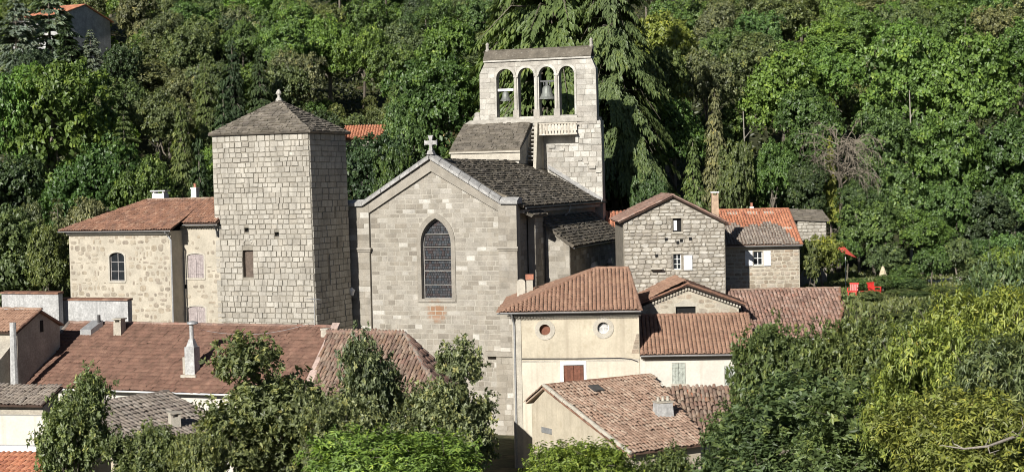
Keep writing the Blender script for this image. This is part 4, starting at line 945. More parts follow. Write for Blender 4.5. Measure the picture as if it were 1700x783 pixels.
# ================================================================== ROUND-WINDOW HOUSE
G = Fr(1062, 596, 95, 3)
gh = G.thing('round_window_house', 'cream plastered house with two round windows and salmon tile roof', 'house', -.3)
oc = [(G.uz(904.5, 547), .34, .62), (G.uz(1001.5, 544), .36, .64)]
circ = lambda c, r, n=20: [(c[0] + r * math.cos(2 * math.pi * i / n), c[1] + r * math.sin(2 * math.pi * i / n)) for i in range(n)]
ws = rect_px(G, 936, 605, 969, 637)
mb = MB(); mb.wall(G, [(-7.72, -.3), (0, -.3), (0, 9.95), (-7.72, 9.95)], [circ(c, r) for c, r, R in oc] + [rc(*ws)], 0, 10.8, .35); mb.build('wall', MT['cream_plaster'], gh)
for k, (c, r, R) in enumerate(oc):
    ew = bpy.data.objects.new('round_window', None); COL.objects.link(ew); ew.parent = gh
    if k == 0: ew['label'] = 'round window closed with a brown board'
    else: ew['label'] = 'round window with white glazing bars'
    mb = MB(); ring(mb, G, circ(c, r), circ(c, R), -.045, .02); mb.build('surround', MT['trim'], ew)
    mb = MB(); mb.prism(G, circ(c, r + .02), .26, .3); mb.build('pane', MT['brown_wood'] if k == 0 else MT['glass'], ew)
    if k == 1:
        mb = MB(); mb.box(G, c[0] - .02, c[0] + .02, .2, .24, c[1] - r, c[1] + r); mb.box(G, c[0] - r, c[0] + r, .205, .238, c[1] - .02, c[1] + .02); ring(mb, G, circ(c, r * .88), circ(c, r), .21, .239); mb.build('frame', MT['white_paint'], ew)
        mb = MB(); mb.prism(G, [p_ for p_ in circ((c[0] + .03, c[1] - .05), r * .86)], .245, .255); mb.build('curtain', MT['lime_wash'], ew)  # pale disc before the glass also paints in the pane's whitish reflection
window(gh, G, *ws, .08, 'shutter', MT['brown_wood'], sill=False, label='brown wooden shutters in a white surround')
mb = MB(); ring(mb, G, rc(*ws), rc(ws[0] - .2, ws[1] + .16, ws[2] - .12, ws[3] + .24), -.03, .02); mb.build('window_surround', MT['white_paint'], gh)
zs_ = (G.uz(860, 594)[1] + G.uz(1055, 597)[1]) / 2
mb = MB(); mb.tube([G.w(-7.6, -.03, zs_ + .08), G.w(-4, -.03, zs_ + .03), G.w(-1.2, -.03, zs_ + .03), G.w(-.5, -.03, zs_ - .05), G.w(-.1, -.03, zs_ - .22)], .035, 6); mb.build('cable', MT['dark_metal'], gh)
mb = MB(); mb.box(G, -7.72, -.02, -.02, .01, zs_ - .16, zs_ - .04); mb.build('string_course', MT['trim'], gh)
MT['pale_plaster'] = mk('pale_plaster', [(.57, .52, .42), (.59, .54, .44)], nscale=.8, namt=.15, fscale=9, famt=.08, streak=((.36, .31, .24), .6))
mb = MB(); zc_ = zs_ - .165
mb.box(G, -7.2, ws[0] - .21, -.012, .008, -.3, zc_); mb.box(G, ws[1] + .17, -.03, -.012, .008, -.3, zc_); mb.box(G, ws[0] - .209, ws[1] + .169, -.012, .008, -.3, ws[2] - .13); mb.build('lower_coat', MT['pale_plaster'], gh)
for p, w in courses([(-.5, 7.35), (.0, 7.35), (.0, 8.6), (-.15, 8.6)], (.26, .36), (.25, .5), .03):
    mb = MB(); add_piece(mb, lambda u, v, h: G.w(u, -h, v), p, -.02, .02, .012, .005); mb.build('stone', MT['rubble_tan'], gh)
pr = MB(); pr.box(G, -7.74, -7.2, -.06, .02, -.3, 9.55); pr.build('quoin', MT['trim'], gh)
ge_ = 10.03
g1, g2 = G.w(-8.55, -.5, ge_), G.w(.12, -.5, ge_); g3, g4 = G.w(-.5, 5.5, 12.25), G.w(-2.5, 5.5, 12.25); g5, g6 = G.w(-8.55, 11.3, ge_), G.w(.12, 11.3, ge_)
tiled(gh, [g1, g2, g3, g4], MT['tile_salmon'], pan=MT['pan'], pitch=.25, jit=.6); tiled(gh, [g5, g1, g4], MT['tile_salmon'])
mb = MB(); mb.slab([g5, g6, g3 - np.array([0, 0, .01]), g4 - np.array([0, 0, .01])], .1); mb.build('roof', MT['tile_salmon'], gh)
mb = MB(); mb.add([G.w(0, .0, 9.9), G.w(0, 10.8, 9.9), G.w(-.3, 5.5, 12.1)], [(0, 1, 2)]); mb.build('gable', MT['cream_plaster'], gh)
ridge(gh, g1, g4, MT['tile_salmon'], .12); ridge(gh, g4, g3, MT['tile_salmon'], .13); ridge(gh, g2, g3, MT['tile_salmon'], .11)
gutter(gh, G, -8.6, .12, -.6, ge_ - .03, .085)
genoise(gh, G, -8.0, .02, 9.93, 3, MT['trim'])
pipe(gh, [G.w(-7.75, -.6, 9.95), G.w(-7.65, -.2, 9.45), G.w(-7.6, -.1, 9.2), G.w(-7.6, -.1, 0)], .06)
for (x, y0, y1, w, d, lab, m_) in ((866, 505, 463, .55, 7.5, 'rounded grey chimney shaft behind the round-window house roof', 'trim'), (880, 500, 455, .42, 7.0, 'slim chimney with red brick cap behind the round-window house roof', 'trim')):
    u, z = G.uz(x, y0, d); zt = G.uz(x, y1, d)[1]; q = G.w(u, d, 0); f_ = frame_at(q[0], q[1], 3)
    e = f_.thing('chimney', lab, 'chimney', z, 'chimneys against the church flank')
    if w > .5:
        mb = MB(); pl = arch(-w / 2, w / 2, z - .6, zt, .2, 5); mb.prism(f_, pl, -.2, .2); mb.build('stack', MT[m_], e)
    else:
        mb = MB(); mb.box(f_, -w / 2, w / 2, -w / 2, w / 2, z - .6, zt - .35); mb.build('stack', MT[m_], e)
        mb = MB(); mb.box(f_, -w * .62, w * .62, -w * .62, w * .62, zt - .345, zt); mb.build('cap', MT['brick_red'], e)
# lower white house sharing its front
wl = G.thing('white_house', 'low white house with grey-green shutters and tan tile roof beside the round-window house', 'house', -.3)
wl.location = (*G.w(3.5, 0, 0)[:2], -.3)
s1 = rect_px(G, 1116, 602, 1138, 637); s2 = rect_px(G, 1203, 607, 1227, 640)
mb = MB(); mb.wall(G, [(.01, -.3), (6.85, -.3), (6.85, 7.15), (.01, 7.15)], [rc(*s1), rc(*s2)], .04, 5.6, .2); mb.build('wall', MT['white_plaster'], wl)
fG = Fr(1062, 596, 95, 3); fG.A = G.w(0, .04, 0)
for s_ in (s1, s2): window(wl, fG, *s_, .03, 'shutter', MT['green_wood'])
hz_ = 7.3
r1, r2 = G.w(.02, -.45, hz_), G.w(6.95, -.45, hz_); r3, r4 = G.w(7.05, 4.9, 9.22), G.w(.02, 4.9, 9.22)
tiled(wl, [r1, r2, r3, r4], MT['tile_salmon'], pan=MT['pan'], pitch=.25, jit=.6)
mb = MB(); mb.add([G.w(6.85, .05, 7.1), G.w(6.85, 5.6, 7.1), G.w(6.85, 5.6, 9.1), G.w(6.85, 4.9, 9.1)], [(0, 1, 2, 3)]); mb.build('gable', MT['white_plaster'], wl)
ridge(wl, r4, r3, MT['tile_salmon'], .1); ridge(wl, r2, r3, MT['tile_salmon'], .1)
gutter(wl, G, .05, 7.0, -.55, hz_ - .03, .08); genoise(wl, G, .05, 6.85, hz_ - .08, 2, d=.04)

# ================================================================== SMALL GABLE HOUSE
I_ = Fr(1141, 472, 101.2, 0)
gi = I_.thing('gabled_cottage', 'small tan stone house with low gable and arched vent behind the white house', 'house', 0)
la = rect_px(I_, 1122, 508, 1155, 524); lo_ = [(-3.2, 0), (3.3, 0), (3.3, 9.55), (0, 10.85), (-3.2, 9.6)]
mb = MB(); mb.wall(I_, lo_, [rc(*la)], 0, 9.5, .3); gw = mb.build('wall', MT['mortar_warm'], gi)
st = courses([(-3.1, 8), (3.2, 8), (3.2, 9.35), (0, 10.6), (-3.1, 9.4)], (.24, .34), (.35, .75), .09, [rc(la[0] - .15, la[1] + .15, la[2], la[3] + .45)], .03)
masonry(I_, gi, [s_ for s_ in st if random.random() < .7], MT['rubble_tan'], .02, 60, 0, 'rubble', bev=.02)
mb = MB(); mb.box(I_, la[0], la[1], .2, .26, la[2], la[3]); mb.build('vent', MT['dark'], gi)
mb = MB(); mb.prism(I_, [(la[0] - .1, la[3]), (la[1] + .1, la[3]), (la[1] + .1, la[3] + .15), ((la[0] + la[1]) / 2, la[3] + .48), (la[0] - .1, la[3] + .15)], -.03, .05); mb.build('lintel', MT['trim'], gi)
top = I_.w(0, -.3, 11.1); topb = I_.w(-.4, 9.5, 11.3)
lo1, lo2 = I_.w(-3.75, -.3, 9.62), I_.w(-3.9, 9.5, 9.7); ro1, ro2 = I_.w(3.65, -.3, 9.72), I_.w(3.5, 9.5, 9.8)
tiled(gi, [lo2, lo1, top, topb], MT['tile_salmon'], jit=1.4); tiled(gi, [ro1, ro2, topb, top], MT['tile_rust'], jit=1.2)
ridge(gi, top, topb, MT['tile_salmon']); ridge(gi, lo1, top, MT['tile_rust'], .1); ridge(gi, ro1, top, MT['tile_rust'], .1)
mb = MB()
for (a, b) in (((-3.5, 9.5), (0, 10.88)), ((3.45, 9.6), (0, 10.88))):
    for i in range(18):
        t = (i + .5) / 18; u = a[0] + (b[0] - a[0]) * t; z = a[1] + (b[1] - a[1]) * t; mb.box(I_, u - .055, u + .055, -.2, .03, z - .14, z)
mb.build('verge_dentil', MT['trim'], gi, kind='stuff')

# ================================================================== RIGHT LONG ROOF
J = Fr(1385, 560, 101, 0)
jh = J.thing('barn_house', 'white-walled house with wide brown ribbed tile roof behind the dark foreground tree', 'house', 0)
jh.location = (*J.w(-3, 0, 0)[:2], 0)
mb = MB(); mb.hexa([J.w(-6.6, .4, 0), J.w(-.2, .4, 0), J.w(1.0, 6.2, 0), J.w(-6.6, 6.2, 0), J.w(-6.6, .4, 7.35), J.w(-.2, .4, 7.35), J.w(1.0, 6.2, 9.9), J.w(-6.6, 6.2, 9.9)]); mb.build('wall', MT['white_plaster'], jh)
j1, j2, j3, j4 = J.w(-6.85, 0, 7.45), J.w(0.05, 0, 7.45), J.w(1.65, 6, 10.2), J.w(-6.0, 6, 10.2)
tiled(jh, [j1, j2, J.w(1.5, 3.9, 9.25), J.w(1.3, 4.4, 9.48), j3, j4], MT['tile_brown'], pan=MT['pan'], pitch=.24, jit=1.4)
ridge(jh, j4, j3, MT['tile_pale'], .12); ridge(jh, j2, J.w(1.5, 3.9, 9.28), MT['tile_rust'], .11); ridge(jh, J.w(1.3, 4.4, 9.5), j3, MT['tile_rust'], .11)
gutter(jh, J, -6.8, .05, -.12, 7.42, .08, MT['white_paint'])

# ================================================================== STONE GABLE HOUSE
S = Fr(1205, 480, 106, 0)
sh = S.thing('stone_gable_house', 'tall grey rubble house with low gable and one open white shutter', 'house', 0)
a1 = rect_px(S, 1117, 362, 1131, 385); a2 = rect_px(S, 1118, 421, 1131, 447)
so = [(-6.9, 0), (0, 0), (0, 14.8), (-3.5, 16.6), (-6.9, 15.1)]
mb = MB(); mb.wall(S, so, [rc(*a1), rc(*a2)], 0, 8, .3); mb.build('wall', MT['mortar_tan'], sh)
hs = [rc(a1[0] - .08, a1[1] + .08, a1[2] - .1, a1[3] + .12), rc(a2[0] - .08, a2[1] + .08, a2[2] - .1, a2[3] + .12)]
st = courses([(-6.85, 9.2), (-.02, 9.2), (-.02, 14.75), (-3.5, 16.5), (-6.85, 15.0)], (.2, .34), (.26, .68), .05, hs, .03)
masonry(S, sh, st, MT['rubble_grey'], .055, 290, 0, 'rubble', bev=.035)
window(sh, S, *a1, .22, 'dark', sill=True); mb = MB(); mb.box(S, a1[0] + .08, a1[0] + .3, .15, .2, a1[2] + .1, a1[3] - .15); mb.build('curtain', MT['white_paint'], sh)
window(sh, S, *a2, .16, 'glass', bars=(1, 2))
for h_ in (a1, a2):
    mb = MB(); mb.box(S, h_[0] - .12, h_[1] + .12, -.05, .04, h_[3] + .004, h_[3] + .16); mb.build('lintel', MT['trim'], sh)
s3 = rect_px(S, 1135, 423, 1149, 448); mb = MB()
for i in range(4): mb.box(S, s3[0] + (s3[1] - s3[0]) * i / 4 + .005, s3[0] + (s3[1] - s3[0]) * (i + 1) / 4 - .005, -.13, -.09, s3[2], s3[3])
for zz in (.18, .8): mb.box(S, s3[0] + .02, s3[1] - .02, -.155, -.131, s3[2] + (s3[3] - s3[2]) * zz - .05, s3[2] + (s3[3] - s3[2]) * zz + .05)
mb.build('shutter', MT['white_paint'], sh, label='single white shutter folded open')
for (x, y) in ((1106, 397), (1131, 399), (1146, 396), (1125, 402), (1090, 424)):
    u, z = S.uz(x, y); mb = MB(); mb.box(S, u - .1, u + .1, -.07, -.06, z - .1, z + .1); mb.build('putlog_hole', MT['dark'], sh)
u, z = S.uz(1089, 445); mb = MB(); mb.box(S, u - .4, u + .4, -.5, .02, z - .06, z + .06); mb.build('shelf_stone', MT['trim'], sh)
st_, sb_ = S.w(-3.5, -.3, 16.78), S.w(-3.5, 8.2, 16.78)
tiled(sh, [S.w(-7.2, 8.2, 15.05), S.w(-7.2, -.3, 15.05), st_, sb_], MT['tile_brown']); tiled(sh, [S.w(.3, -.3, 14.75), S.w(.3, 8.2, 14.75), sb_, st_], MT['tile_brown'])
ridge(sh, S.w(-7.2, -.28, 15.08), st_, MT['tile_brown'], .1); ridge(sh, S.w(.3, -.28, 14.78), st_, MT['tile_brown'], .1); ridge(sh, st_, sb_, MT['tile_brown'])
u, z = S.uz(1187, 352, 2.0); zt = S.uz(1187, 319, 2.0)[1]; q = S.w(u, 2.0, 0)
chimney(q, None, 'chimney', 'slim ochre chimney with white cap on the stone gable house', .44, .44, zt - z + .3, z - .5, 0, mk('ochre', [(.42, .27, .17), (.5, .36, .25)], nscale=3), 'slab', MT['white_paint'])
# wing with orange roof between the chapel and the stone house
wg = S.thing('annex', 'narrow annex with orange ribbed tile roof wedged between chapel and stone house', 'house', 0); wg.location = (*S.w(-8, 21, 0)[:2], 0)
da, db = 19.6, 23.2; o1 = S.uz(985, 351, db); o2 = S.uz(1050, 351, db); o3 = S.uz(1000, 392, da); o4 = S.uz(1060, 392, da)
tiled(wg, [S.w(o3[0], da, o3[1]), S.w(o4[0], da, o3[1]), S.w(o2[0], db, o1[1]), S.w(o1[0], db, o1[1])], MT['tile_orange'], pan=MT['pan_light'], pitch=.3)
mb = MB(); mb.hexa([S.w(o3[0] + .2, da + .2, 0), S.w(o4[0] - .2, da + .2, 0), S.w(o4[0] - .2, db - .1, 0), S.w(o3[0] + .2, db - .1, 0), S.w(o3[0] + .2, da + .2, o3[1] - .1), S.w(o4[0] - .2, da + .2, o3[1] - .1), S.w(o4[0] - .2, db - .1, o1[1] - .14), S.w(o3[0] + .2, db - .1, o1[1] - .14)]); mb.build('wall', MT['rubble_grey'], wg)

# ================================================================== RIGHT HOUSE
L_ = Fr(1327, 405, 111, 0)
rh = L_.thing('right_house', 'tan stone house with white shutters under a half orange, half brown tile roof', 'house', 0); rh.location = (*L_.w(-2.5, 0, 0)[:2], 0)
b1 = rect_px(L_, 1251, 417, 1266, 440)
mb = MB(); mb.wall(L_, [(-5.3, 0), (0, 0), (0, 12.95), (-5.3, 12.95)], [rc(*b1)], 0, 9.5, .25); mb.build('wall', MT['mortar_warm'], rh)
shL = rect_px(L_, 1237, 416, 1249, 441); shR = rect_px(L_, 1267.5, 416, 1279, 441)
st = courses([(-5.25, 9.4), (-.02, 9.4), (-.02, 12.7), (-5.25, 12.7)], (.22, .36), (.28, .66), .06, [rc(b1[0] - .12, b1[1] + .12, b1[2] - .18, b1[3] + .16)], .03)
masonry(L_, rh, st, MT['rubble_tan'], .03, 90, 0, 'rubble', bev=.03)
window(rh, L_, *b1, .15, 'glass', bars=(1, 1))
for s_ in (shL, shR):
    mb = MB()
    for i in range(3): mb.box(L_, s_[0] + (s_[1] - s_[0]) * i / 3 + .004, s_[0] + (s_[1] - s_[0]) * (i + 1) / 3 - .004, -.1, -.06, s_[2], s_[3])
    for zz in (.2, .8): mb.box(L_, s_[0] + .02, s_[1] - .02, -.125, -.101, s_[2] + (s_[3] - s_[2]) * zz - .04, s_[2] + (s_[3] - s_[2]) * zz + .04)
    mb.build('shutter', MT['white_paint'], rh)
l1, l2, l3, l4 = L_.w(-5.5, -.35, 13.1), L_.w(.12, -.35, 13.1), L_.w(.12, 5, 15.48), L_.w(-5.5, 5, 15.48)
def bound(A, B): return 3.0 + .25 * np.sin(A * 2.1) + .2 * np.sin(A * 5.3 + 1) + (A > 4.4) * (A - 4.4) * -2.4
dk = tiled(rh, [l1, l2, l3, l4], MT['tile_grey'], skip=lambda A, B: B > bound(A, B), jit=1.3, pan=MT['pan_light'])
tiled(rh, [l1, l2, l3, l4], MT['tile_orange'], skip=lambda A, B: B <= bound(A, B), jit=1.0, deck=dk)
mb = MB(); mb.slab([L_.w(-5.5, 10, 13.1), L_.w(.12, 10, 13.1), l3 - np.array([0, 0, .01]), l4 - np.array([0, 0, .01])], .1); mb.build('roof', MT['tile_orange'], rh)
mb = MB(); mb.add([L_.w(-.01, .1, 12.9), L_.w(-.01, 9.5, 12.9), L_.w(-.01, 5, 15.3)], [(0, 1, 2)]); mb.build('gable', MT['rubble_tan'], rh)
ridge(rh, l4, l3, MT['tile_orange'], .12); ridge(rh, l2, l3, MT['tile_orange'], .1)
gutter(rh, L_, -5.5, .15, -.45, 13.05, .08)
for (x, y) in ((1216, 354), (1249, 354), (1276, 354), (1307, 379)):
    d_ = 4.3 if y < 370 else 1.9
    u, z = L_.uz(x, y, d_); z = 13.1 + (15.48 - 13.1) * (d_ + .35) / 5.35 + .09
    mb = MB(); mb.slab([L_.w(u - .35, d_ - .15, z - .04), L_.w(u + .35, d_ - .15, z - .04), L_.w(u + .35, d_ + .15, z + .1), L_.w(u - .35, d_ + .15, z + .1)], .05); mb.build('roof_patch', MT['trim'], rh)
u, z = L_.uz(1248, 348, 5.5); q = L_.w(u, 5.5, 0); chimney(q, None, 'chimney', 'tiny white chimney stub on the orange ridge of the right house', .25, .25, .4, 15.2, 0, MT['white_paint'], 'band', None, 1)
# shed behind it
SH = Fr(1372, 395, 121, 0); zz = SH.uz(1350, 358, 0)[1]
e = SH.thing('stone_shed', 'low grey dry-stone shed half hidden right of the orange-roofed house', 'shed', 8); e.location = (*SH.w(-1, 0, 0)[:2], 8)
shp = [(-2.4, 8), (.0, 8), (.0, zz - .3), (-2.2, zz - .1)]
mb = MB(); mb.prism(SH, shp, 0, 2.5); mb.build('wall', MT['mortar_grey'], e)
masonry(SH, e, courses([(-2.4, 11.5), (0, 11.5), (0, zz - .3), (-2.2, zz - .1)], (.18, .3), (.28, .6), .035), MT['tower_stone'], .05, 60, 0, 'rubble', bev=.02)
slabbed(e, [SH.w(-2.5, -.25, zz - .2), SH.w(.2, -.25, zz - .35), SH.w(.2, 2.6, zz + .35), SH.w(-2.5, 2.6, zz + .5)], MT['slab_pale'], rows=(.25, .4), lens=(.3, .7))

# ================================================================== FRONT TILED HOUSE
Q = Fr(1045, 752, 84, -31)
fh = Q.thing('front_tiled_house', 'front house with long pale pink tile roof and blank cream gable wall', 'house', 0)
zr_, dr = 6.0, 8.4; rb = (10.3, 4.8); ue = Q.uz(1172, 735)[0]; ur_ = Q.uz(1082, 632, dr)[0]
P = [Q.w(.15, .3, 0), Q.w(.15, rb[0] - .1, 0), Q.w(.15, rb[0] - .1, rb[1] - .15), Q.w(.15, dr, zr_ - .12), Q.w(.15, .3, 3.2)]
mb = MB(); P2 = [p + Q.U * (ue - .3) for p in P]; mb.add(P + P2, [(4, 3, 2, 1, 0), (5, 6, 7, 8, 9)] + [(i, (i + 1) % 5, 5 + (i + 1) % 5, 5 + i) for i in range(5)]); mb.build('wall', MT['cream_plaster'], fh)
f1, f2, f3, f4 = Q.w(-.1, -.25, 3.2), Q.w(ue + .1, -.25, 3.2), Q.w(max(ue + .1, ur_), dr, zr_), Q.w(-.1, dr, zr_)
tiled(fh, [f1, f2, f3, f4], MT['tile_pale'], pan=MT['pan_light'], pitch=.24, course=.36, jit=1.8, singles=300)
mb = MB(); mb.slab([Q.w(-.1, rb[0] + .2, rb[1]), Q.w(ue, rb[0] + .2, rb[1]), f3 - [0, 0, .01], f4 - [0, 0, .01]], .1); mb.build('roof', MT['tile_pale'], fh)
ridge(fh, f4, f3, MT['tile_rust'], .13); ridge(fh, f1 + [0, 0, .02], f4 + [0, 0, .02], MT['trim'], .15, .45, 'verge_mortar'); ridge(fh, f4, Q.w(-.1, rb[0] + .2, rb[1]), MT['tile_pale'], .13)
ridge(fh, f1 - Q.U * .02 - [0, 0, .16], f4 - Q.U * .02 - [0, 0, .16], MT['tile_rust'], .09)
d_, z_ = Q.dz(907, 714, .1); mb = MB()
V = [Q.w(.1, d_ - .55, z_ - .16), Q.w(.1, d_ + .55, z_ - .16), Q.w(.1, d_ + .55, z_ + .16), Q.w(.1, d_ - .55, z_ + .16)]
mb.add(V + [v + Q.U * .1 for v in V], [(0, 1, 2, 3), (0, 4, 5, 1), (1, 5, 6, 2), (2, 6, 7, 3), (3, 7, 4, 0)]); mb.build('vent', MT['zinc'], fh)
def roofz(d): return 3.2 + (zr_ - 3.2) * (d + .25) / (dr + .25)
def roof_hit(fr, x, y, zf):
    best = None
    for d in np.arange(0, 10, .05):
        u, z = fr.uz(x, y, d); e_ = abs(z - zf(d))
        if best is None or e_ < best[0]: best = (e_, u, d, z)
    return best[1:]
u, d_, z = roof_hit(Q, 990, 649, roofz); mb = MB(); mb.slab([Q.w(u - .35, d_ - .35, z + .12), Q.w(u + .35, d_ - .35, z + .12), Q.w(u + .35, d_ + .35, z + .36), Q.w(u - .35, d_ + .35, z + .36)], .08); mb.build('skylight', MT['dark_metal'], fh)
u, d_, z = roof_hit(Q, 1101, 690, roofz); q = Q.w(u, d_, 0); f_ = frame_at(q[0], q[1], -20)
e = f_.thing('chimney', 'stout grey rendered chimney with little pots on the pale pink roof', 'chimney', z - .1)
mb = MB(); mb.hexa([f_.w(-.52, -.4, z - .3), f_.w(.52, -.4, z - .3), f_.w(.52, .4, z - .1), f_.w(-.52, .4, z - .1), f_.w(-.45, -.34, z + .8), f_.w(.45, -.34, z + .8), f_.w(.45, .34, z + .8), f_.w(-.45, .34, z + .8)]); mb.build('stack', MT['lime_wash'], e)
mb = MB(); mb.box(f_, -.5, .5, -.4, .4, z + .8, z + .88); mb.build('cap', MT['dull_plaster'], e)
for a in (-.3, 0, .3): mb = MB(); mb.lathe(f_.w(a, 0, z + .88), [(.1, 0), (.08, .2), (.1, .26), (.06, .26)], 8); mb.build('pot', MT['trim'], e)
# mossy roof at its right
R_ = Fr(1160, 715, 90.5, 0)
e = R_.thing('mossy_house', 'house with mossy brown tile roof patched with orange tiles right of the grey chimney', 'house', 0)
ra, rb_ = R_.uz(1085, 646, 3.6), R_.uz(1245, 646, 3.6); rbot = R_.uz(1160, 722)[1]
tiled(e, [R_.w(-3, 0, rbot), R_.w(3.4, 0, rbot), R_.w(rb_[0], 3.6, ra[1]), R_.w(ra[0], 3.6, ra[1])], MT['tile_mossy'], jit=2.5, pitch=.25)
O_, U_, V_, n_, q_ = plane_axes([R_.w(-3, 0, rbot), R_.w(3.4, 0, rbot), R_.w(rb_[0], 3.6, ra[1]), R_.w(ra[0], 3.6, ra[1])])
for (x, y) in ((1145, 656), (1150, 660), (1172, 668), (1166, 664), (1142, 652)):
    u, d_, z = roof_hit(R_, x, y, lambda d: rbot + (ra[1] - rbot) * d / 3.6); c = R_.w(u, d_, rbot + (ra[1] - rbot) * d_ / 3.6)
    T_, F_ = tile_template(.27, .4); mb = MB(); mb.add([c + t_[0] * U_ + t_[1] * V_ + (t_[2] + .03) * n_ for t_ in T_], [tuple(f) for f in F_]); mb.build('tile', MT['tile_orange'], e)
ridge(e, R_.w(ra[0], 3.6, ra[1]), R_.w(rb_[0], 3.6, ra[1]), MT['tile_mossy'], .13)
mb = MB(); mb.hexa([R_.w(-2.8, .3, 0), R_.w(3.2, .3, 0), R_.w(3.2, 3.5, 0), R_.w(-2.8, 3.5, 0), R_.w(-2.8, .3, rbot - .15), R_.w(3.2, .3, rbot - .15), R_.w(3.2, 3.5, ra[1] - .15), R_.w(-2.8, 3.5, ra[1] - .15)]); mb.build('wall', MT['white_plaster'], e)

# ================================================================== LOW HOUSES AT BOTTOM LEFT
E1 = Fr(212, 661, 74, -56)
ea, eb = E1.uz(140, 674), E1.uz(278, 650); ze = (ea[1] + eb[1]) / 2
e = E1.thing('grey_roof_house', 'low house with faded grey-brown tile roof among the lower-left trees', 'house', 0)
tiled(e, [E1.w(ea[0] - 1, -4.2, ze - 1.45), E1.w(eb[0], -4.2, ze - 1.45), E1.w(eb[0], 0, ze), E1.w(ea[0] - 1, 0, ze)], MT['tile_grey'], pitch=.26, course=.4, jit=1.2)
tiled(e, [E1.w(ea[0] - 1, 4.2, ze - 1.45), E1.w(eb[0], 4.2, ze - 1.45), E1.w(eb[0], 0, ze - .01), E1.w(ea[0] - 1, 0, ze - .01)], MT['tile_grey'], pitch=.26, course=.4)
ridge(e, E1.w(ea[0] - 1, 0, ze), E1.w(eb[0], 0, ze), MT['tile_grey'], .14)
mb = MB(); pg = [(-4, 0), (4, 0), (4, ze - 1.55), (0, ze - .12), (-4, ze - 1.55)]; P = [E1.w(ea[0] - .8, d, z) for d, z in pg] + [E1.w(eb[0] - .2, d, z) for d, z in pg]
mb.add(P, [(0, 1, 2, 3, 4), (9, 8, 7, 6, 5)] + [(i, (i + 1) % 5, 5 + (i + 1) % 5, 5 + i) for i in range(5)]); mb.build('wall', MT['cream_plaster'], e)
f_x = None
for d in np.arange(-4, 0, .05):
    u, z = E1.uz(290, 708, d); er = abs(z - (ze + d * 1.45 / 4.2))
    if f_x is None or er < f_x[0]: f_x = (er, u, d, z)
q = E1.w(f_x[1], f_x[2], 0); chimney(q, None, 'chimney', 'short pale chimney with open slots on the faded grey-brown roof', .45, .45, .62, f_x[3] - .15, -30, MT['trim'], 'slab', MT['dull_plaster'])
E2 = Fr(60, 665, 72, 12); z1 = E2.uz(40, 646, 4)[1]; z0 = E2.uz(40, 672)[1]
e = E2.thing('edge_house', 'old house with grey tile roof and peeling plaster at the left edge', 'house', 0)
tiled(e, [E2.w(-5, 0, z0), E2.w(.3, 0, z0), E2.w(.3, 2.0, z0 + .6), E2.w(-5, 2.0, z0 + .6)], MT['tile_grey'], jit=1.6)
mb = MB(); mb.hexa([E2.w(-5, .4, 0), E2.w(.1, .4, 0), E2.w(.1, 1.9, 0), E2.w(-5, 1.9, 0), E2.w(-5, .4, z0 - .1), E2.w(.1, .4, z0 - .1), E2.w(.1, 1.9, z0 + .4), E2.w(-5, 1.9, z0 + .4)]); mb.build('wall', MT['dull_plaster'], e)
E3 = Fr(60, 742, 66, 12); z1 = E3.uz(30, 742)[1]
e = E3.thing('red_roof_shed', 'low building with bright orange-red tile roof in the bottom left corner', 'shed', 0)
tiled(e, [E3.w(-4, -3.5, z1 - 1.2), E3.w(1.5, -3.5, z1 - 1.2), E3.w(1.5, -.3, z1 - .15), E3.w(-4, -.3, z1 - .15)], MT['tile_orange'], pitch=.24, pan=MT['tile_rust'])
mb = MB(); mb.box(E3, -4, 1.5, -.28, .1, 0, z1 + .1); mb.build('parapet', MT['white_paint'], e)
mb = MB(); mb.hexa([E3.w(-4, -3.3, 0), E3.w(1.4, -3.3, 0), E3.w(1.4, -.3, 0), E3.w(-4, -.3, 0), E3.w(-4, -3.3, z1 - 1.3), E3.w(1.4, -3.3, z1 - 1.3), E3.w(1.4, -.3, z1 - .3), E3.w(-4, -.3, z1 - .3)]); mb.build('wall', MT['white_plaster'], e)
WL = Fr(60, 742, 68.5, 12); zt_ = WL.uz(60, 690)[1]
mb = MB(); mb.box(WL, -4, 2.2, 0, .4, 0, zt_); o = mb.build('plaster_wall', MT['white_plaster']); o['label'] = 'blotched white plaster wall above the orange-red roof at bottom left'; o['category'] = 'wall'

# ================================================================== HOUSES ON THE SLOPE
def hill_house(x, ytop, Yd, w, dp, th, mat_w, mat_r, name, label, ridge_along=True, hh=5):
    f = Fr(x, ytop, Yd, th); zt = f.uz(x, ytop, dp / 2)[1]; e = f.thing(name, label, 'house', float(hill(*f.A[:2])) - 1)
    zb = min(zt - hh, float(hill(*f.A[:2])) - 1.5)
    if ridge_along:
        ze = zt - dp * .5 * .4; pg = [(0, zb), (dp, zb), (dp, ze), (dp / 2, zt - .1), (0, ze)]
        P = [f.w(-w / 2, d, z) for d, z in pg] + [f.w(w / 2, d, z) for d, z in pg]
        mb = MB(); mb.add(P, [(0, 1, 2, 3, 4), (9, 8, 7, 6, 5)] + [(i, (i + 1) % 5, 5 + (i + 1) % 5, 5 + i) for i in range(5)]); mb.build('wall', mat_w, e)
        tiled(e, [f.w(-w / 2 - .3, -.4, ze - .15), f.w(w / 2 + .3, -.4, ze - .15), f.w(w / 2 + .3, dp / 2, zt), f.w(-w / 2 - .3, dp / 2, zt)], mat_r, pan=mat_r, pitch=.3, course=.5)
        mb = MB(); mb.slab([f.w(-w / 2 - .3, dp + .4, ze - .15), f.w(w / 2 + .3, dp + .4, ze - .15), f.w(w / 2 + .3, dp / 2, zt - .01), f.w(-w / 2 - .3, dp / 2, zt - .01)], .12); mb.build('roof', mat_r, e)
    return f, e, zb
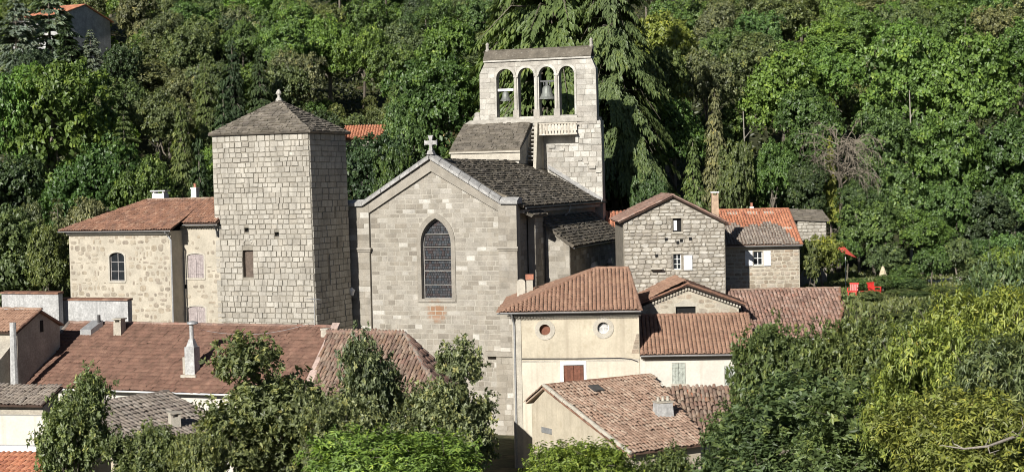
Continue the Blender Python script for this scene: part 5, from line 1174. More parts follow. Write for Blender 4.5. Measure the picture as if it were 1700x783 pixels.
hill_house(606, 208, 168, 4.6, 7, 0, MT['dull_plaster'], MT['tile_orange'], 'slope_house', 'house on the slope with orange tile roof showing between tower and church', True, 4)
VL = Fr(183, 40, 232, -62); e = VL.thing('villa', 'grey-walled villa with orange roof high on the wooded slope at top left', 'house', 33)
va = VL.uz(155, 9); zv = va[1]; ua = -5.2; zb = float(hill(*VL.A[:2])) - 3
pg = [(ua * 2, zb), (0, zb), (0, zv - 1.9), (ua, zv - .1), (ua * 2, zv - 1.9)]
mb = MB(); mb.prism(VL, pg, 0, 9); mb.build('wall', MT['lime_wash'], e)
tiled(e, [VL.w(ua * 2 - .6, 9.3, zv - 2.1), VL.w(ua * 2 - .6, -.3, zv - 2.1), VL.w(ua, -.3, zv), VL.w(ua, 9.3, zv)], MT['tile_orange'], pan=MT['tile_rust'], pitch=.3, course=.5)
mb = MB(); mb.slab([VL.w(.5, 9.3, zv - 2.1), VL.w(.5, -.3, zv - 2.1), VL.w(ua, -.3, zv - .01), VL.w(ua, 9.3, zv - .01)], .15); mb.build('roof', MT['tile_orange'], e)

# ================================================================== TREES
def unit(v): return v / (np.linalg.norm(v, axis=-1, keepdims=True) + 1e-9)
def rdir(rg, n): return unit(rg.normal(size=(n, 3)))

def leaf_arrays(P, A, N, L, Wd, fold=.12, droop=.15):
    """folded four-point leaves: base P, axis A, facing N"""
    A = unit(A); B_ = unit(np.cross(N, A)); N = np.cross(A, B_)
    L = L[:, None]; Wd = Wd[:, None]
    V = np.stack([P, P + .45 * L * A + Wd * B_ + fold * L * N, P + L * A - droop * L * N, P + .45 * L * A - Wd * B_ + fold * L * N], 1)
    return V

def leaf_mesh(name, Vs, rnd):
    V = np.concatenate([v.reshape(-1, 3) for v in Vs]); n = len(V) // 4
    F = np.arange(n * 4).reshape(-1, 4)
    F = np.concatenate([F[:, [0, 1, 2]], F[:, [0, 2, 3]]], 1).reshape(-1, 3)
    return np_mesh(name, V, F, np.repeat(rnd, 2), MT['leaf'])

def lobes_of(rg, n, rx, rz, zc, irr=.35):
    d = rdir(rg, n); d[:, 2] = d[:, 2] * .9
    c = d * rg.uniform(.25, .68, (n, 1)) * np.array([rx, rx, rz]); c[:, 2] += zc
    r = rg.uniform(.34, .34 + irr, n) * rx
    return c, r

def crown_points(rg, n, lc, lr, sq=.85):
    """points on the outer skin of a set of lobes with the outward direction there"""
    k = rg.choice(len(lc), n, p=lr ** 2 / np.sum(lr ** 2)); d = rdir(rg, n)
    d[:, 2] = np.where(d[:, 2] < -.35, -d[:, 2] * .6, d[:, 2])
    p = lc[k] + d * lr[k][:, None] * np.array([1, 1, sq]) * rg.uniform(.80, 1.08, (n, 1))
    dist = np.linalg.norm((p[:, None] - lc[None]) / np.array([1, 1, sq]), axis=2) / lr[None]
    dist[np.arange(n), k] = 9
    keep = dist.min(1) > .72
    return p[keep], d[keep]

def broadleaf(seed, rx=5.0, rz=4.6, H=11.0, nl=13, nc=900, per=30, rc=.58, ls=.28, irr=.3, up=.12, sq=.85, base=0):
    """far broadleaf: lobes -> clumps -> leaf sprays; trunk with limbs"""
    rg = np.random.default_rng(seed); zc = H - rz
    lc, lr = lobes_of(rg, nl, rx, rz, zc, irr)
    cp, cd = crown_points(rg, int(nc * .82), lc, lr, sq); n = len(cp)
    k = np.repeat(np.arange(n), per)
    bd = unit(cd + np.array([0, 0, up])); d = unit(rdir(rg, len(k)) + bd[k] * 1.15)
    sz = rc * rg.uniform(.55, 1.5, n)
    P = cp[k] + d * (sz[k] * rg.uniform(.45, 1.0, len(k)))[:, None] * np.array([1, 1, .8])
    N = unit(d * .9 + bd[k] * .5 + rdir(rg, len(k)) * .55); A = rdir(rg, len(k)); A[:, 2] -= .25
    L = ls * rg.uniform(.6, 1.4, len(k)); V = [leaf_arrays(P, A, N, L, L * .36)]
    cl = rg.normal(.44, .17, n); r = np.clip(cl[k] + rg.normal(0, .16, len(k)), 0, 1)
    # a sparse inner filling so that the crown is not hollow; dark leaf tones paint its inner shade
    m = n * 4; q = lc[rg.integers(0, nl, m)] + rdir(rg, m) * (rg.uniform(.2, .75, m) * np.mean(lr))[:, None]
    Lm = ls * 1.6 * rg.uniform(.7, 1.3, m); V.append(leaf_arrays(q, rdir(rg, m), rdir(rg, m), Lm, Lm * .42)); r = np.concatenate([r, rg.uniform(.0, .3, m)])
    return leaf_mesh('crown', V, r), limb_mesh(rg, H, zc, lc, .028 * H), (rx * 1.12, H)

def limb_mesh(rg, H, zc, targets, r0, nmax=7, lean=.25):
    mb = MB(); top = np.array([rg.normal(0, lean), rg.normal(0, lean), zc + .1 * H])
    mid = top * np.array([.6, .3, .5]) + rg.normal(0, .15, 3)
    mb.tube([np.zeros(3) - [0, 0, .6], mid * .25, mid, top], [r0 * 1.35, r0, r0 * .75, r0 * .4], 7)
    for t in targets[:nmax]:
        a = mid + (top - mid) * rg.uniform(0, .9); m = (a + t) / 2 + rg.normal(0, .25, 3) + [0, 0, .2]
        mb.tube([a, m, t], [r0 * .42, r0 * .28, r0 * .1], 5)
    return mesh_of(mb, 'trunk', MT['bark'])
def mesh_of(mb, name, mat):
    me = bpy.data.meshes.new(name); me.from_pydata(mb.v, [], mb.f); a = me.attributes.new('rnd', 'FLOAT', 'FACE'); a.data.foreach_set('value', np.asarray(mb.r, np.float32)); me.materials.append(mat); me.update(); return me

def conifer(seed, H=14.0, R=3.4, levels=26, droop=.35, spray=.55, hang=.0, dens=1.0, top=.04, base=.12):
    """whorls of branches carrying needle sprays; hang>0 gives curtains of drooping twigs"""
    rg = np.random.default_rng(seed); Ps, As, Ns, Ls, rs = [], [], [], [], []
    mb = MB(); mb.tube([np.array([0, 0, -.5]), np.array([0, 0, H * .5]), np.array([0, 0, H * .98])], [.022 * H, .014 * H, .03], 7)
    for i in range(levels):
        t = i / (levels - 1); z = H * (base + (1 - base) * t ** .92); rr = R * ((1 - t) ** .8 + top) * rg.uniform(.8, 1.1)
        nb = max(4, int(9 * (1 - t) + 4))
        for b in range(nb):
            a = rg.uniform(0, 2 * math.pi); bl = rr * rg.uniform(.65, 1.12); dr = np.array([math.cos(a), math.sin(a), 0])
            if t < .8 and b % 2 == 0: mb.tube([np.array([0, 0, z]), dr * bl * .55 + [0, 0, z + .05], dr * bl * .95 + [0, 0, z - droop * bl * .8]], [.05, .035, .012], 4, cap=False)
            m = int(max(6, bl * 15 * dens)); s = rg.uniform(.15, 1.0, m) ** .7
            side = np.cross(dr, [0, 0, 1.0]); off = rg.normal(0, .16 + .14 * bl * (1 - s) * .6, m)
            P = dr * (s * bl)[:, None] + side * off[:, None]; P[:, 2] += z + .22 * bl * s - (droop + .22) * bl * s ** 2 + rg.normal(0, .06, m)
            A = dr + side * (np.sign(off) * rg.uniform(.2, .9, m))[:, None]; A[:, 2] -= droop + hang * 2.5 * rg.uniform(.3, 1, m)
            N = rdir(rg, m) * .45 + [0, 0, 1.0] + dr * (.35 + hang)
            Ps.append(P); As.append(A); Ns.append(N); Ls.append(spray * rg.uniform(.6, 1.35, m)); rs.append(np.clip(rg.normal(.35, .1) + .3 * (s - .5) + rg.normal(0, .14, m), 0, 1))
    P = np.concatenate(Ps); L = np.concatenate(Ls)
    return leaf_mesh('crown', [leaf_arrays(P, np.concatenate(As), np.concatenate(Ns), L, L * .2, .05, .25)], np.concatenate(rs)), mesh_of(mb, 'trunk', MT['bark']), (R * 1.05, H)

def pine(seed, H=16.0):
    rg = np.random.default_rng(seed); lc = np.stack([rg.normal(0, 1.3, 12), rg.normal(0, 1.3, 12), rg.uniform(.62, .98, 12) * H], 1); lr = rg.uniform(.8, 1.5, 12)
    cp, cd = crown_points(rg, 500, lc, lr, .5); n = len(cp); k = np.repeat(np.arange(n), 20); d = unit(rdir(rg, len(k)) + [0, 0, .5])
    P = cp[k] + d * .3 * rg.uniform(.2, 1, (len(k), 1)); L = .42 * rg.uniform(.6, 1.3, len(k))
    mb = MB(); mb.tube([np.array([0, 0, -.5]), np.array([.15, 0, H * .5]), np.array([0, .1, H * .92])], [.2, .16, .06], 7)
    for t in lc: mb.tube([np.array([.1, 0, t[2] - 1.2]), (t + np.array([.1, 0, t[2] - .6])) / 2, t], [.06, .045, .02], 4)
    return leaf_mesh('crown', [leaf_arrays(P, d + rdir(rg, len(k)) * .4, rdir(rg, len(k)), L, L * .12)], np.clip(rg.normal(.4, .15, len(k)), 0, 1)), mesh_of(mb, 'trunk', MT['bark']), (2.8, H)

def lobes_near(rg, n, rx, rz, zc, irr):
    d = rdir(rg, n); c = d * rg.uniform(.25, .80, (n, 1)) * np.array([rx, rx, rz]); c[:, 2] += zc
    return c, rg.uniform(.20, .20 + irr, n) * rx

def near_tree(seed, rx, rz, H, nl, tips, k, L0, aspect, style, irr=.3, gaps=.72, cz=None):
    """near tree with real leaves in rosettes or hanging fans at the twig tips; z measured from the ground"""
    rg = np.random.default_rng(seed); zc = H - rz if cz is None else cz
    lc, lr = lobes_near(rg, nl, rx, rz, zc, irr)
    c0, d0_ = crown_points(rg, tips // 4, lc, lr, .9); kk = rg.integers(0, len(c0), tips); cd = unit(d0_[kk] + rg.normal(0, .45, (tips, 3))); n = tips
    spread_ = rg.uniform(.12, .26, len(c0))[kk][:, None]; cp = c0[kk] + rg.normal(0, 1, (n, 3)) * spread_ * np.array([1, 1, .7]) + cd * .05
    shoots = rg.random(n) < .22; cp[shoots] += (unit(cd[shoots] + [0, 0, .9])) * rg.uniform(.1, .55, (shoots.sum(), 1))
    ax = unit(cd * .9 + [0, 0, .38] + rdir(rg, n) * .35)
    ii = np.repeat(np.arange(n), k); m = len(ii)
    rd = rdir(rg, m); rad_ = unit(rd - np.sum(rd * ax[ii], 1)[:, None] * ax[ii])
    if style == 'rosette': A = unit(rad_ * rg.uniform(.6, 1.1, (m, 1)) + ax[ii] * rg.uniform(.1, .9, (m, 1))); N = ax[ii] * .8 + rdir(rg, m) * .45 + cd[ii] * .3
    else: A = unit(rad_ * .9 + ax[ii] * .25 + np.array([0, 0, -.55]) * rg.uniform(0, 1.2, (m, 1))); N = ax[ii] + rdir(rg, m) * .35
    P = cp[ii] - ax[ii] * rg.uniform(0, .16, (m, 1)) * (L0 / .1); L = L0 * rg.uniform(.6, 1.35, m)
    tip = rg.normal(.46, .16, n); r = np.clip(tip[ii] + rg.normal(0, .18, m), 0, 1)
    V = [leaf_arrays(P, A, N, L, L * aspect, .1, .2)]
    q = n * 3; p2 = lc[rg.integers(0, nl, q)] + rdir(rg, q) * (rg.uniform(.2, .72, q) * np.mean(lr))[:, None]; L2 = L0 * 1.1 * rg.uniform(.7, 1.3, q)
    V.append(leaf_arrays(p2, rdir(rg, q), rdir(rg, q), L2, L2 * .4)); r = np.concatenate([r, rg.uniform(.0, .22, q)])  # inner leaves coloured dark as painted shade in the gaps between clumps
    tr = MB(); r0 = .022 * H + .03; top = np.array([0, 0, zc + .3 * rz]); mid = np.array([rg.normal(0, .2), 0, zc * .55])
    tr.tube([np.array([0, 0, -.6]), mid * .5, mid, top], [r0 * 1.4, r0 * 1.1, r0 * .85, r0 * .4], 8)
    for t in lc:
        a = mid + (top - mid) * rg.uniform(0, .9); mm = (a + t) / 2 + rg.normal(0, .2, 3); tr.tube([a, mm, t], [r0 * .4, r0 * .28, r0 * .12], 5)
    for j in rg.choice(n, min(n, 170), replace=False):
        c = lc[np.argmin(np.linalg.norm(lc - cp[j], axis=1))]; tr.tube([c, (c + cp[j]) / 2 + rg.normal(0, .1, 3), cp[j]], [.022, .014, .006], 3, cap=False)
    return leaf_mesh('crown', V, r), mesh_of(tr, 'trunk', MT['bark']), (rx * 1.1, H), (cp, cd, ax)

PR = {}
PR['b1'] = broadleaf(11, 5.0, 4.6, 11.5, 14, 900); PR['b2'] = broadleaf(12, 4.6, 5.0, 12, 11, 850, irr=.22); PR['b3'] = broadleaf(13, 5.2, 4.2, 10, 17, 950, irr=.18, rc=.42)
PR['b4'] = broadleaf(14, 4.2, 5.6, 13, 12, 850, irr=.3, rc=.6, ls=.34); PR['b5'] = broadleaf(15, 5.0, 4.8, 11, 20, 1100, irr=.12, rc=.38, ls=.25)
PR['s1'] = broadleaf(21, 2.2, 1.7, 3.5, 9, 420, 18, .26, .17, .3); PR['s2'] = broadleaf(22, 1.9, 2.1, 4.2, 8, 420, 18, .26, .17, .3)
PR['c1'] = conifer(31, 15, 3.6, 30, .3, .5); PR['c2'] = conifer(32, 13, 2.6, 28, .45, .45); PR['c3'] = conifer(33, 14, 4.6, 20, .12, .5, 0, 1.2)
PR['c4'] = conifer(36, 13, 5, 24, .18, .55, 0, 2.0); PR['h1'] = conifer(34, 22, 6.6, 46, .42, .36, .3, 3.4); PR['h2'] = conifer(35, 16, 2.4, 40, .42, .34, .28, 2.6)
PR['p1'] = pine(41); PR['p2'] = pine(42, 14)

def measure(p):
    me = p[0]; co = np.empty(len(me.vertices) * 3, np.float32); me.vertices.foreach_get('co', co); co = co.reshape(-1, 3)
    return (p[0], p[1], (float(np.percentile(np.hypot(co[:, 0], co[:, 1]), 98.5)), float(np.percentile(co[:, 2], 99.5)))) + tuple(p[3:])
for k in list(PR): PR[k] = measure(PR[k])
GREEN = dict(bright=(.136, .225, .047), green=(.110, .178, .045), deep=(.076, .132, .037), olive=(.132, .168, .058), dry=(.172, .188, .078), dark=(.062, .095, .038), blue=(.20, .25, .19), yellow=(.21, .245, .05), lime=(.165, .24, .048), grey=(.172, .208, .092), pale=(.22, .22, .115), moss=(.110, .155, .052))
def plant(proto, x, y, z, sx, sz, col, name, label, cat='tree', group=None, rot=None):
    cm, tm, dims = PR[proto][:3]
    o = bpy.data.objects.new(name, None); COL.objects.link(o); o.empty_display_size = .5
    o.location = (x, y, z); o.scale = (sx, sx, sz); o.rotation_euler = (0, 0, random.uniform(0, 6.28) if rot is None else rot)
    o['label'] = label; o['category'] = cat
    if group: o['group'] = group
    t = bpy.data.objects.new('trunk' if cat == 'tree' else 'stem', tm); COL.objects.link(t); t.parent = o
    c = bpy.data.objects.new('crown' if cat == 'tree' else 'foliage', cm); COL.objects.link(c); c.parent = o
    if not proto.startswith('n'):                       # tall trees carry an unstretched crown on a longer trunk
        k_ = min(1.0, max(.6, 1.3 * sx / sz)); c.scale = (1, 1, k_); c.location = (0, 0, dims[1] * (1 - k_))
    g_ = [v * 1.08 for v in GREEN[col]]; j = [random.uniform(.88, 1.12) for _ in range(3)]; c.color = (g_[0] * j[0], g_[1] * (j[0] + j[1]) / 2, g_[2] * j[2], 1)
    return o, c
SPOTS = []
def tree_px(px, py, Yd, wpx, proto, col, label, name='broadleaf_tree', cat='tree', group=None, rot=None, zbase=None, drop=0):
    """tree whose top stands at pixel (px,py) at depth Yd; rooted on the ground there"""
    P = at(px, py, Yd); zg = float(hill(P[0], P[1])) if zbase is None else zbase
    dims = PR[proto][2]; H = P[2] - zg; w = wpx * Yd / FPX
    SPOTS.append((P[0], P[1], w / 2))
    return plant(proto, P[0], P[1], zg - drop, w / (2 * dims[0]), (H + drop) / dims[1], col, name, label, cat, group, rot)

LIST = [
 (25, 352, 121, 130, 'b4', 'olive', 'olive-green tree at the left edge beside the rubble house', 'broadleaf_tree', 'tree'),
 (78, 372, 119, 90, 'b2', 'olive', 'rounded olive tree against the left corner of the rubble house', 'broadleaf_tree', 'tree'),
 (95, 338, 126, 80, 'c2', 'pale', 'pale straw-green small conifer left of the rubble house roof', 'conifer', 'tree'),
 (140, 332, 127, 90, 'b4', 'pale', 'pale straw-green tree rising behind the rubble house roof', 'broadleaf_tree', 'tree'),
 (45, 335, 128, 70, 'b2', 'dry', 'dry yellowish tree between the left edge and the pale conifer', 'broadleaf_tree', 'tree'),
 (150, 236, 138, 190, 'b2', 'deep', 'deep green round tree behind the rubble house roof', 'broadleaf_tree', 'tree'),
 (235, 262, 136, 120, 'b1', 'green', 'mid-green tree above the white chimney of the rubble house', 'broadleaf_tree', 'tree'),
 (20, 262, 141, 120, 'b4', 'dark', 'dark tree at the left edge below the big bright tree', 'broadleaf_tree', 'tree'),
 (88, 104, 153, 240, 'b5', 'green', 'large fresh green domed tree at the left', 'broadleaf_tree', 'tree'),
 (15, 125, 150, 120, 'b3', 'bright', 'bright green tree cut by the left edge', 'broadleaf_tree', 'tree'),
 (205, 195, 150, 110, 'c3', 'olive', 'layered olive conifer right of the large bright tree', 'conifer', 'tree'),
 (265, 150, 158, 120, 'b1', 'olive', 'olive tree halfway up the slope left of the tower roof', 'broadleaf_tree', 'tree'),
 (330, 250, 138, 80, 'h2', 'dark', 'dark drooping conifer tight against the left side of the tower', 'conifer', 'tree'),
 (300, 190, 146, 80, 'h2', 'olive', 'narrow drooping olive conifer left of the tower', 'conifer', 'tree'),
 (340, 110, 162, 70, 'h2', 'olive', 'tall narrow conifer just left of the tower roof peak', 'conifer', 'tree'),
 (385, 85, 165, 80, 'h2', 'dark', 'dark tall conifer behind the left slope of the tower roof', 'conifer', 'tree'),
 (430, 95, 163, 80, 'h2', 'dark', 'dark tall conifer directly behind the tower finial', 'conifer', 'tree'),
 (370, 150, 155, 70, 'h2', 'dark', 'lower dark conifer at the left eave of the tower', 'conifer', 'tree'),
 (470, 110, 168, 90, 'b4', 'olive', 'olive tree right of the tower finial', 'broadleaf_tree', 'tree'),
 (80, -15, 205, 150, 'c4', 'blue', 'grey-blue cedar at the top left', 'conifer', 'tree'),
 (25, 5, 200, 140, 'c4', 'blue', 'second grey-blue cedar near the top left corner', 'conifer', 'tree'),
 (150, 58, 205, 70, 'c4', 'blue', 'grey-green fir in front of the villa wall', 'conifer', 'tree'),
 (108, 45, 203, 80, 'c4', 'dark', 'dark fir left of the villa', 'conifer', 'tree'),
 (205, 75, 190, 80, 'b3', 'dark', 'dark bushy tree below the villa', 'broadleaf_tree', 'tree'),
 (225, -20, 232, 70, 'b4', 'dry', 'dry yellow-green tree right of the villa', 'broadleaf_tree', 'tree'),
 (270, 20, 215, 80, 'b1', 'olive', 'olive tree at upper left above the layered conifer', 'broadleaf_tree', 'tree'),
 (330, 30, 210, 90, 'b3', 'olive', 'broad olive tree at upper left above the dark conifers', 'broadleaf_tree', 'tree'),
 (400, 35, 205, 90, 'b1', 'green', 'green tree above the tower roof', 'broadleaf_tree', 'tree'),
 (480, 40, 200, 110, 'b5', 'bright', 'bright green tree at left of the fresh green belt above the tower', 'broadleaf_tree', 'tree'),
 (545, 28, 206, 120, 'b2', 'bright', 'brightest tree in the middle of the fresh green belt', 'broadleaf_tree', 'tree'),
 (600, 45, 200, 110, 'b1', 'bright', 'bright green tree below the row of pine trunks', 'broadleaf_tree', 'tree'),
 (655, 75, 193, 100, 'b3', 'green', 'green tree up-slope from the rounded tree left of the bell gable', 'broadleaf_tree', 'tree'),
 (740, 35, 200, 110, 'b4', 'green', 'green tree left of the bell gable top', 'broadleaf_tree', 'tree'),
 (690, 120, 170, 90, 'b1', 'green', 'mid-green tree peeping over the rounded tree left of the bells', 'broadleaf_tree', 'tree'),
 (725, 98, 146, 175, 'b5', 'deep', 'big rounded deep green tree between gable cross and bell gable', 'broadleaf_tree', 'tree'),
 (672, 165, 143, 100, 'b2', 'green', 'green tree directly above the gable cross', 'broadleaf_tree', 'tree'),
 (607, 224, 139, 165, 'b5', 'dark', 'dark tree below the orange slope roof beside the tower', 'broadleaf_tree', 'tree'),
 (655, 245, 136, 80, 'b3', 'deep', 'small deep green tree touching the left church coping', 'broadleaf_tree', 'tree'),
 (915, -260, 146, 420, 'h1', 'olive', 'great weeping conifer towering behind the bell arches', 'conifer', 'tree'),
 (1012, -130, 141, 230, 'h1', 'olive', 'weeping conifer with pale hanging sprays right of the bell gable', 'conifer', 'tree'),
 (830, -30, 160, 110, 'h2', 'olive', 'narrow weeping conifer left of the bell gable top', 'conifer', 'tree'),
 (1105, 25, 180, 120, 'b4', 'yellow', 'yellow-green tree high up right of the weeping conifer', 'broadleaf_tree', 'tree'),
 (1090, 80, 165, 130, 'b3', 'olive', 'dense olive tree right of the weeping conifer', 'broadleaf_tree', 'tree'),
 (1175, 85, 168, 110, 'b1', 'dry', 'dry olive tree above the narrow pale conifer', 'broadleaf_tree', 'tree'),
 (1120, 165, 150, 120, 'b2', 'green', 'green tree above the stone gable house', 'broadleaf_tree', 'tree'),
 (1060, 205, 144, 100, 'b1', 'green', 'mid-green tree above the orange annex roof', 'broadleaf_tree', 'tree'),
 (1186, 168, 146, 75, 'h2', 'dry', 'narrow pale weeping conifer above the stone gable house', 'conifer', 'tree'),
 (1150, 250, 137, 80, 'h2', 'olive', 'lower weeping conifer behind the stone gable house ridge', 'conifer', 'tree'),
 (1225, 235, 139, 70, 'b3', 'olive', 'olive tree behind the ochre chimney', 'broadleaf_tree', 'tree'),
 (1280, 235, 139, 100, 'b1', 'green', 'leafy green tree above the orange roof ridge', 'broadleaf_tree', 'tree'),
 (1075, 290, 133, 80, 'b3', 'deep', 'low deep green tree just behind the stone gable', 'broadleaf_tree', 'tree'),
 (1240, 60, 178, 120, 'b5', 'olive', 'olive tree in the upper middle right', 'broadleaf_tree', 'tree'),
 (1300, 85, 168, 160, 'b2', 'bright', 'vivid green tree above the dead bare tree', 'broadleaf_tree', 'tree'),
 (1380, 75, 172, 130, 'b1', 'bright', 'bright tree up-slope between two vivid crowns', 'broadleaf_tree', 'tree'),
 (1345, 150, 153, 120, 'b4', 'deep', 'shaded deep green tree behind the dead bare tree', 'broadleaf_tree', 'tree'),
 (1505, 55, 165, 190, 'b5', 'bright', 'very large vivid green tree at upper right', 'broadleaf_tree', 'tree'),
 (1610, 60, 160, 180, 'b2', 'bright', 'large vivid green tree near the right edge', 'broadleaf_tree', 'tree'),
 (1690, 45, 163, 150, 'b1', 'green', 'green tree cut by the right edge, upper one', 'broadleaf_tree', 'tree'),
 (1470, 180, 148, 150, 'b1', 'green', 'green tree with a bare trunk right of the dead tree', 'broadleaf_tree', 'tree'),
 (1580, 190, 146, 170, 'b5', 'green', 'broad green tree over the garden at right', 'broadleaf_tree', 'tree'),
 (1680, 200, 144, 140, 'b4', 'deep', 'deep green tree cut by the right edge, lower one', 'broadleaf_tree', 'tree'),
 (1465, 262, 137, 160, 'b2', 'green', 'dense green tree directly above the red garden furniture', 'broadleaf_tree', 'tree'),
 (1560, 300, 135, 120, 'b3', 'green', 'spreading green tree over the limestone boulders', 'broadleaf_tree', 'tree'),
 (1640, 320, 134, 100, 'b4', 'dark', 'dark tree behind the boulders at right', 'broadleaf_tree', 'tree'),
 (1378, 235, 134, 34, 'h2', 'yellow', 'thin yellow ivy-clad trunk below the dead tree', 'conifer', 'tree'),
 (1340, 270, 132, 70, 'b4', 'dark', 'dark tree behind the stone shed', 'broadleaf_tree', 'tree'),
 (1450, 335, 128, 120, 'b3', 'green', 'low green tree just behind the red garden furniture', 'broadleaf_tree', 'tree'),
 (1530, 350, 127, 120, 'b1', 'green', 'low green tree behind the limestone boulders, left of the dark one', 'broadleaf_tree', 'tree'),
 (1405, 395, 124, 60, 's1', 'green', 'green shrub behind the open red parasol', 'bush', 'bush'),
 (1475, 405, 124, 80, 's2', 'moss', 'mossy shrub behind the folded beige sunshade', 'bush', 'bush'),
 (1560, 400, 127, 90, 's1', 'green', 'green shrub under the spreading tree above the boulders', 'bush', 'bush'),
 (1615, 398, 127, 80, 's2', 'deep', 'deep green shrub behind the right end of the boulders', 'bush', 'bush'),
 (1670, 385, 126, 90, 's1', 'green', 'green shrub below the lower right-edge tree', 'bush', 'bush'),
 (1425, 300, 133, 80, 'b1', 'deep', 'deep green tree left of the red garden furniture', 'broadleaf_tree', 'tree'),
 (1365, 390, 114, 82, 's1', 'yellow', 'yellow-green hedge bush beside the right house', 'bush', 'bush'),
 (1348, 402, 112.5, 55, 's2', 'olive', 'small olive bush at the corner of the right house', 'bush', 'bush'),
 (1590, 395, 122, 60, 's2', 'olive', 'loose olive shrub behind the boulders', 'bush', 'bush'),
 (1545, 415, 118, 70, 's1', 'green', 'green shrub left of the limestone boulders', 'bush', 'bush'),
 (1680, 410, 112, 90, 's1', 'lime', 'lime-green shrub at the right edge above the chestnut tree', 'bush', 'bush'),
 (1480, 508, 101, 80, 's1', 'green', 'green shrub in front of the red garden furniture', 'bush', 'bush'),
 (1580, 490, 103, 90, 's2', 'olive', 'olive shrub below the limestone boulders', 'bush', 'bush'),
 (1640, 470, 102, 110, 's1', 'green', 'green shrub right of the boulders above the chestnuts', 'bush', 'bush'),
 (1600, 480, 106, 70, 's2', 'dry', 'dry shrub just below the boulders', 'bush', 'bush'),
 (1690, 455, 106, 90, 's2', 'olive', 'olive shrub at the right edge below the lime shrub', 'bush', 'bush'),
 (1485, 458, 113, 60, 's1', 'green', 'low green shrub on the terrace right of the beige sunshade', 'bush', 'bush'),
 (1522, 462, 112, 70, 's2', 'moss', 'low mossy shrub in the middle of the terrace', 'bush', 'bush'),
 (1555, 474, 111, 60, 's1', 'olive', 'low olive shrub just before the left end of the boulders', 'bush', 'bush'),
 (1463, 456, 110.5, 44, 's2', 'deep', 'small dark shrub close behind the right red chair', 'bush', 'bush'),
 (1428, 462, 112, 44, 's1', 'green', 'small green shrub close behind the left red chair', 'bush', 'bush'),
 (1405, 492, 106.5, 40, 's1', 'deep', 'deep green shrub just left of the red garden furniture', 'bush', 'bush'),
 (1505, 440, 117, 60, 's2', 'green', 'green shrub behind the folded beige sunshade', 'bush', 'bush'),
 (1640, 425, 117, 90, 's2', 'olive', 'olive shrub on the terrace right of the boulders', 'bush', 'bush'),
 (1620, 445, 111, 90, 's1', 'moss', 'mossy green shrub in front of the right-hand boulders', 'bush', 'bush'),
 (1525, 484, 107, 80, 's2', 'moss', 'mossy green shrub behind the white garden table', 'bush', 'bush'),
 (1670, 450, 108, 80, 's1', 'dry', 'dry shrub on the terrace near the right edge', 'bush', 'bush'),
 (1590, 500, 99, 120, 's1', 'moss', 'mossy green shrub on the bank above the chestnuts', 'bush', 'bush'),
 (1700, 480, 100, 120, 's2', 'green', 'green shrub on the bank at the right edge', 'bush', 'bush'),
 (1490, 520, 97, 90, 's2', 'olive', 'olive shrub on the bank left of the white table', 'bush', 'bush'),
 (1440, 482, 104, 60, 's2', 'olive', 'olive shrub below the red garden furniture', 'bush', 'bush'),
 (1505, 480, 108, 70, 's1', 'olive', 'olive shrub right of the red garden furniture', 'bush', 'bush'),
]
for t in LIST:
    px, py, Yd, wpx, pr, col, lab, nm, cat = t
    tree_px(px, py, Yd, wpx, pr, col, lab, nm, cat)
for (px, py, lab) in ((500, -75, 'pine with a bare trunk at top, leftmost of the row'), (560, -90, 'pine with a bare trunk at top, second of the row'), (640, -80, 'pine with a thick pale trunk at top centre of the row'), (680, -85, 'pine with a leaning bare trunk right of the thick pale one'), (775, -95, 'pine with a bare trunk above the tree left of the bells'), (860, -90, 'pine with a bare trunk at top behind the weeping conifer'), (235, -85, 'slender pine with pale trunk at top left'), (425, -80, 'slender pine at top between villa and green belt'), (800, -85, 'pine at the top edge just left of the bell gable'), (815, -60, 'low pine at the top edge above the left end of the bell gable'), (1072, -60, 'pine at the top edge right of the weeping conifer'), (1100, -75, 'dark pine at the top edge above the yellow-green tree')):
    tree_px(px, py, 285, 70, 'p1' if px % 2 else 'p2', 'dark', lab, 'pine_tree', 'tree', 'pines along the top of the slope')
# the rest of the wood
fill = {'l': 'upper left', 'c': 'upper middle', 'r': 'upper right'}
adj = dict(bright='fresh green', green='mid-green', olive='olive', dry='dry yellowish', deep='deep green', dark='dark', blue='grey-blue')
rg = np.random.default_rng(77); cand = []
for i in range(3400):
    yy = rg.uniform(142, 400); hw = yy * 860 / FPX; xx = rg.uniform(-hw, hw)
    zz = float(hill(xx, yy)); ppx, ppy = px_of((xx, yy, zz))
    if 525 < ppx < 672 and yy < 212: continue
    if ppy < -75: continue
    if 90 < ppx < 215 and 195 < yy < 262: continue
    if 560 < ppx < 650 and 160 < yy < 180: continue
    r_ = rg.uniform(2.8, 4.9) * (1 + (yy - 150) / 420)
    if any((xx - a) ** 2 + (yy - b) ** 2 < (.62 * (r_ + c)) ** 2 for a, b, c in SPOTS): continue
    SPOTS.append((xx, yy, r_)); cand.append((yy, xx, zz, r_, rg.uniform(6.5, 11) * (1 + (yy - 150) / 600), rg.choice(['b1', 'b2', 'b3', 'b4', 'b5', 'c2', 'h2'], p=[.21, .19, .19, .15, .21, .04, .01]), rg.random()))
cover = np.zeros((100, 213), bool); gy, gx = np.mgrid[0:100, 0:213] * 8.0; gy -= 40
def paint(x, y, zb, r, H):
    (px0, pyb), (_, pyt) = px_of((x, y, zb + H * .12)), px_of((x, y, zb + H)); rx = r * FPX / y
    m = ((gx - px0) / (rx + 1)) ** 2 + ((gy - (pyb + pyt) / 2) / ((pyb - pyt) / 2 + 1)) ** 2 < 1
    new = (m & ~cover).sum(); cover[m] = True; return new
near0 = sorted([(P_[1], P_[0], w_) for P_, w_ in [((s_[0], s_[1]), s_[2]) for s_ in SPOTS[:len(LIST)]]])
tops = {}
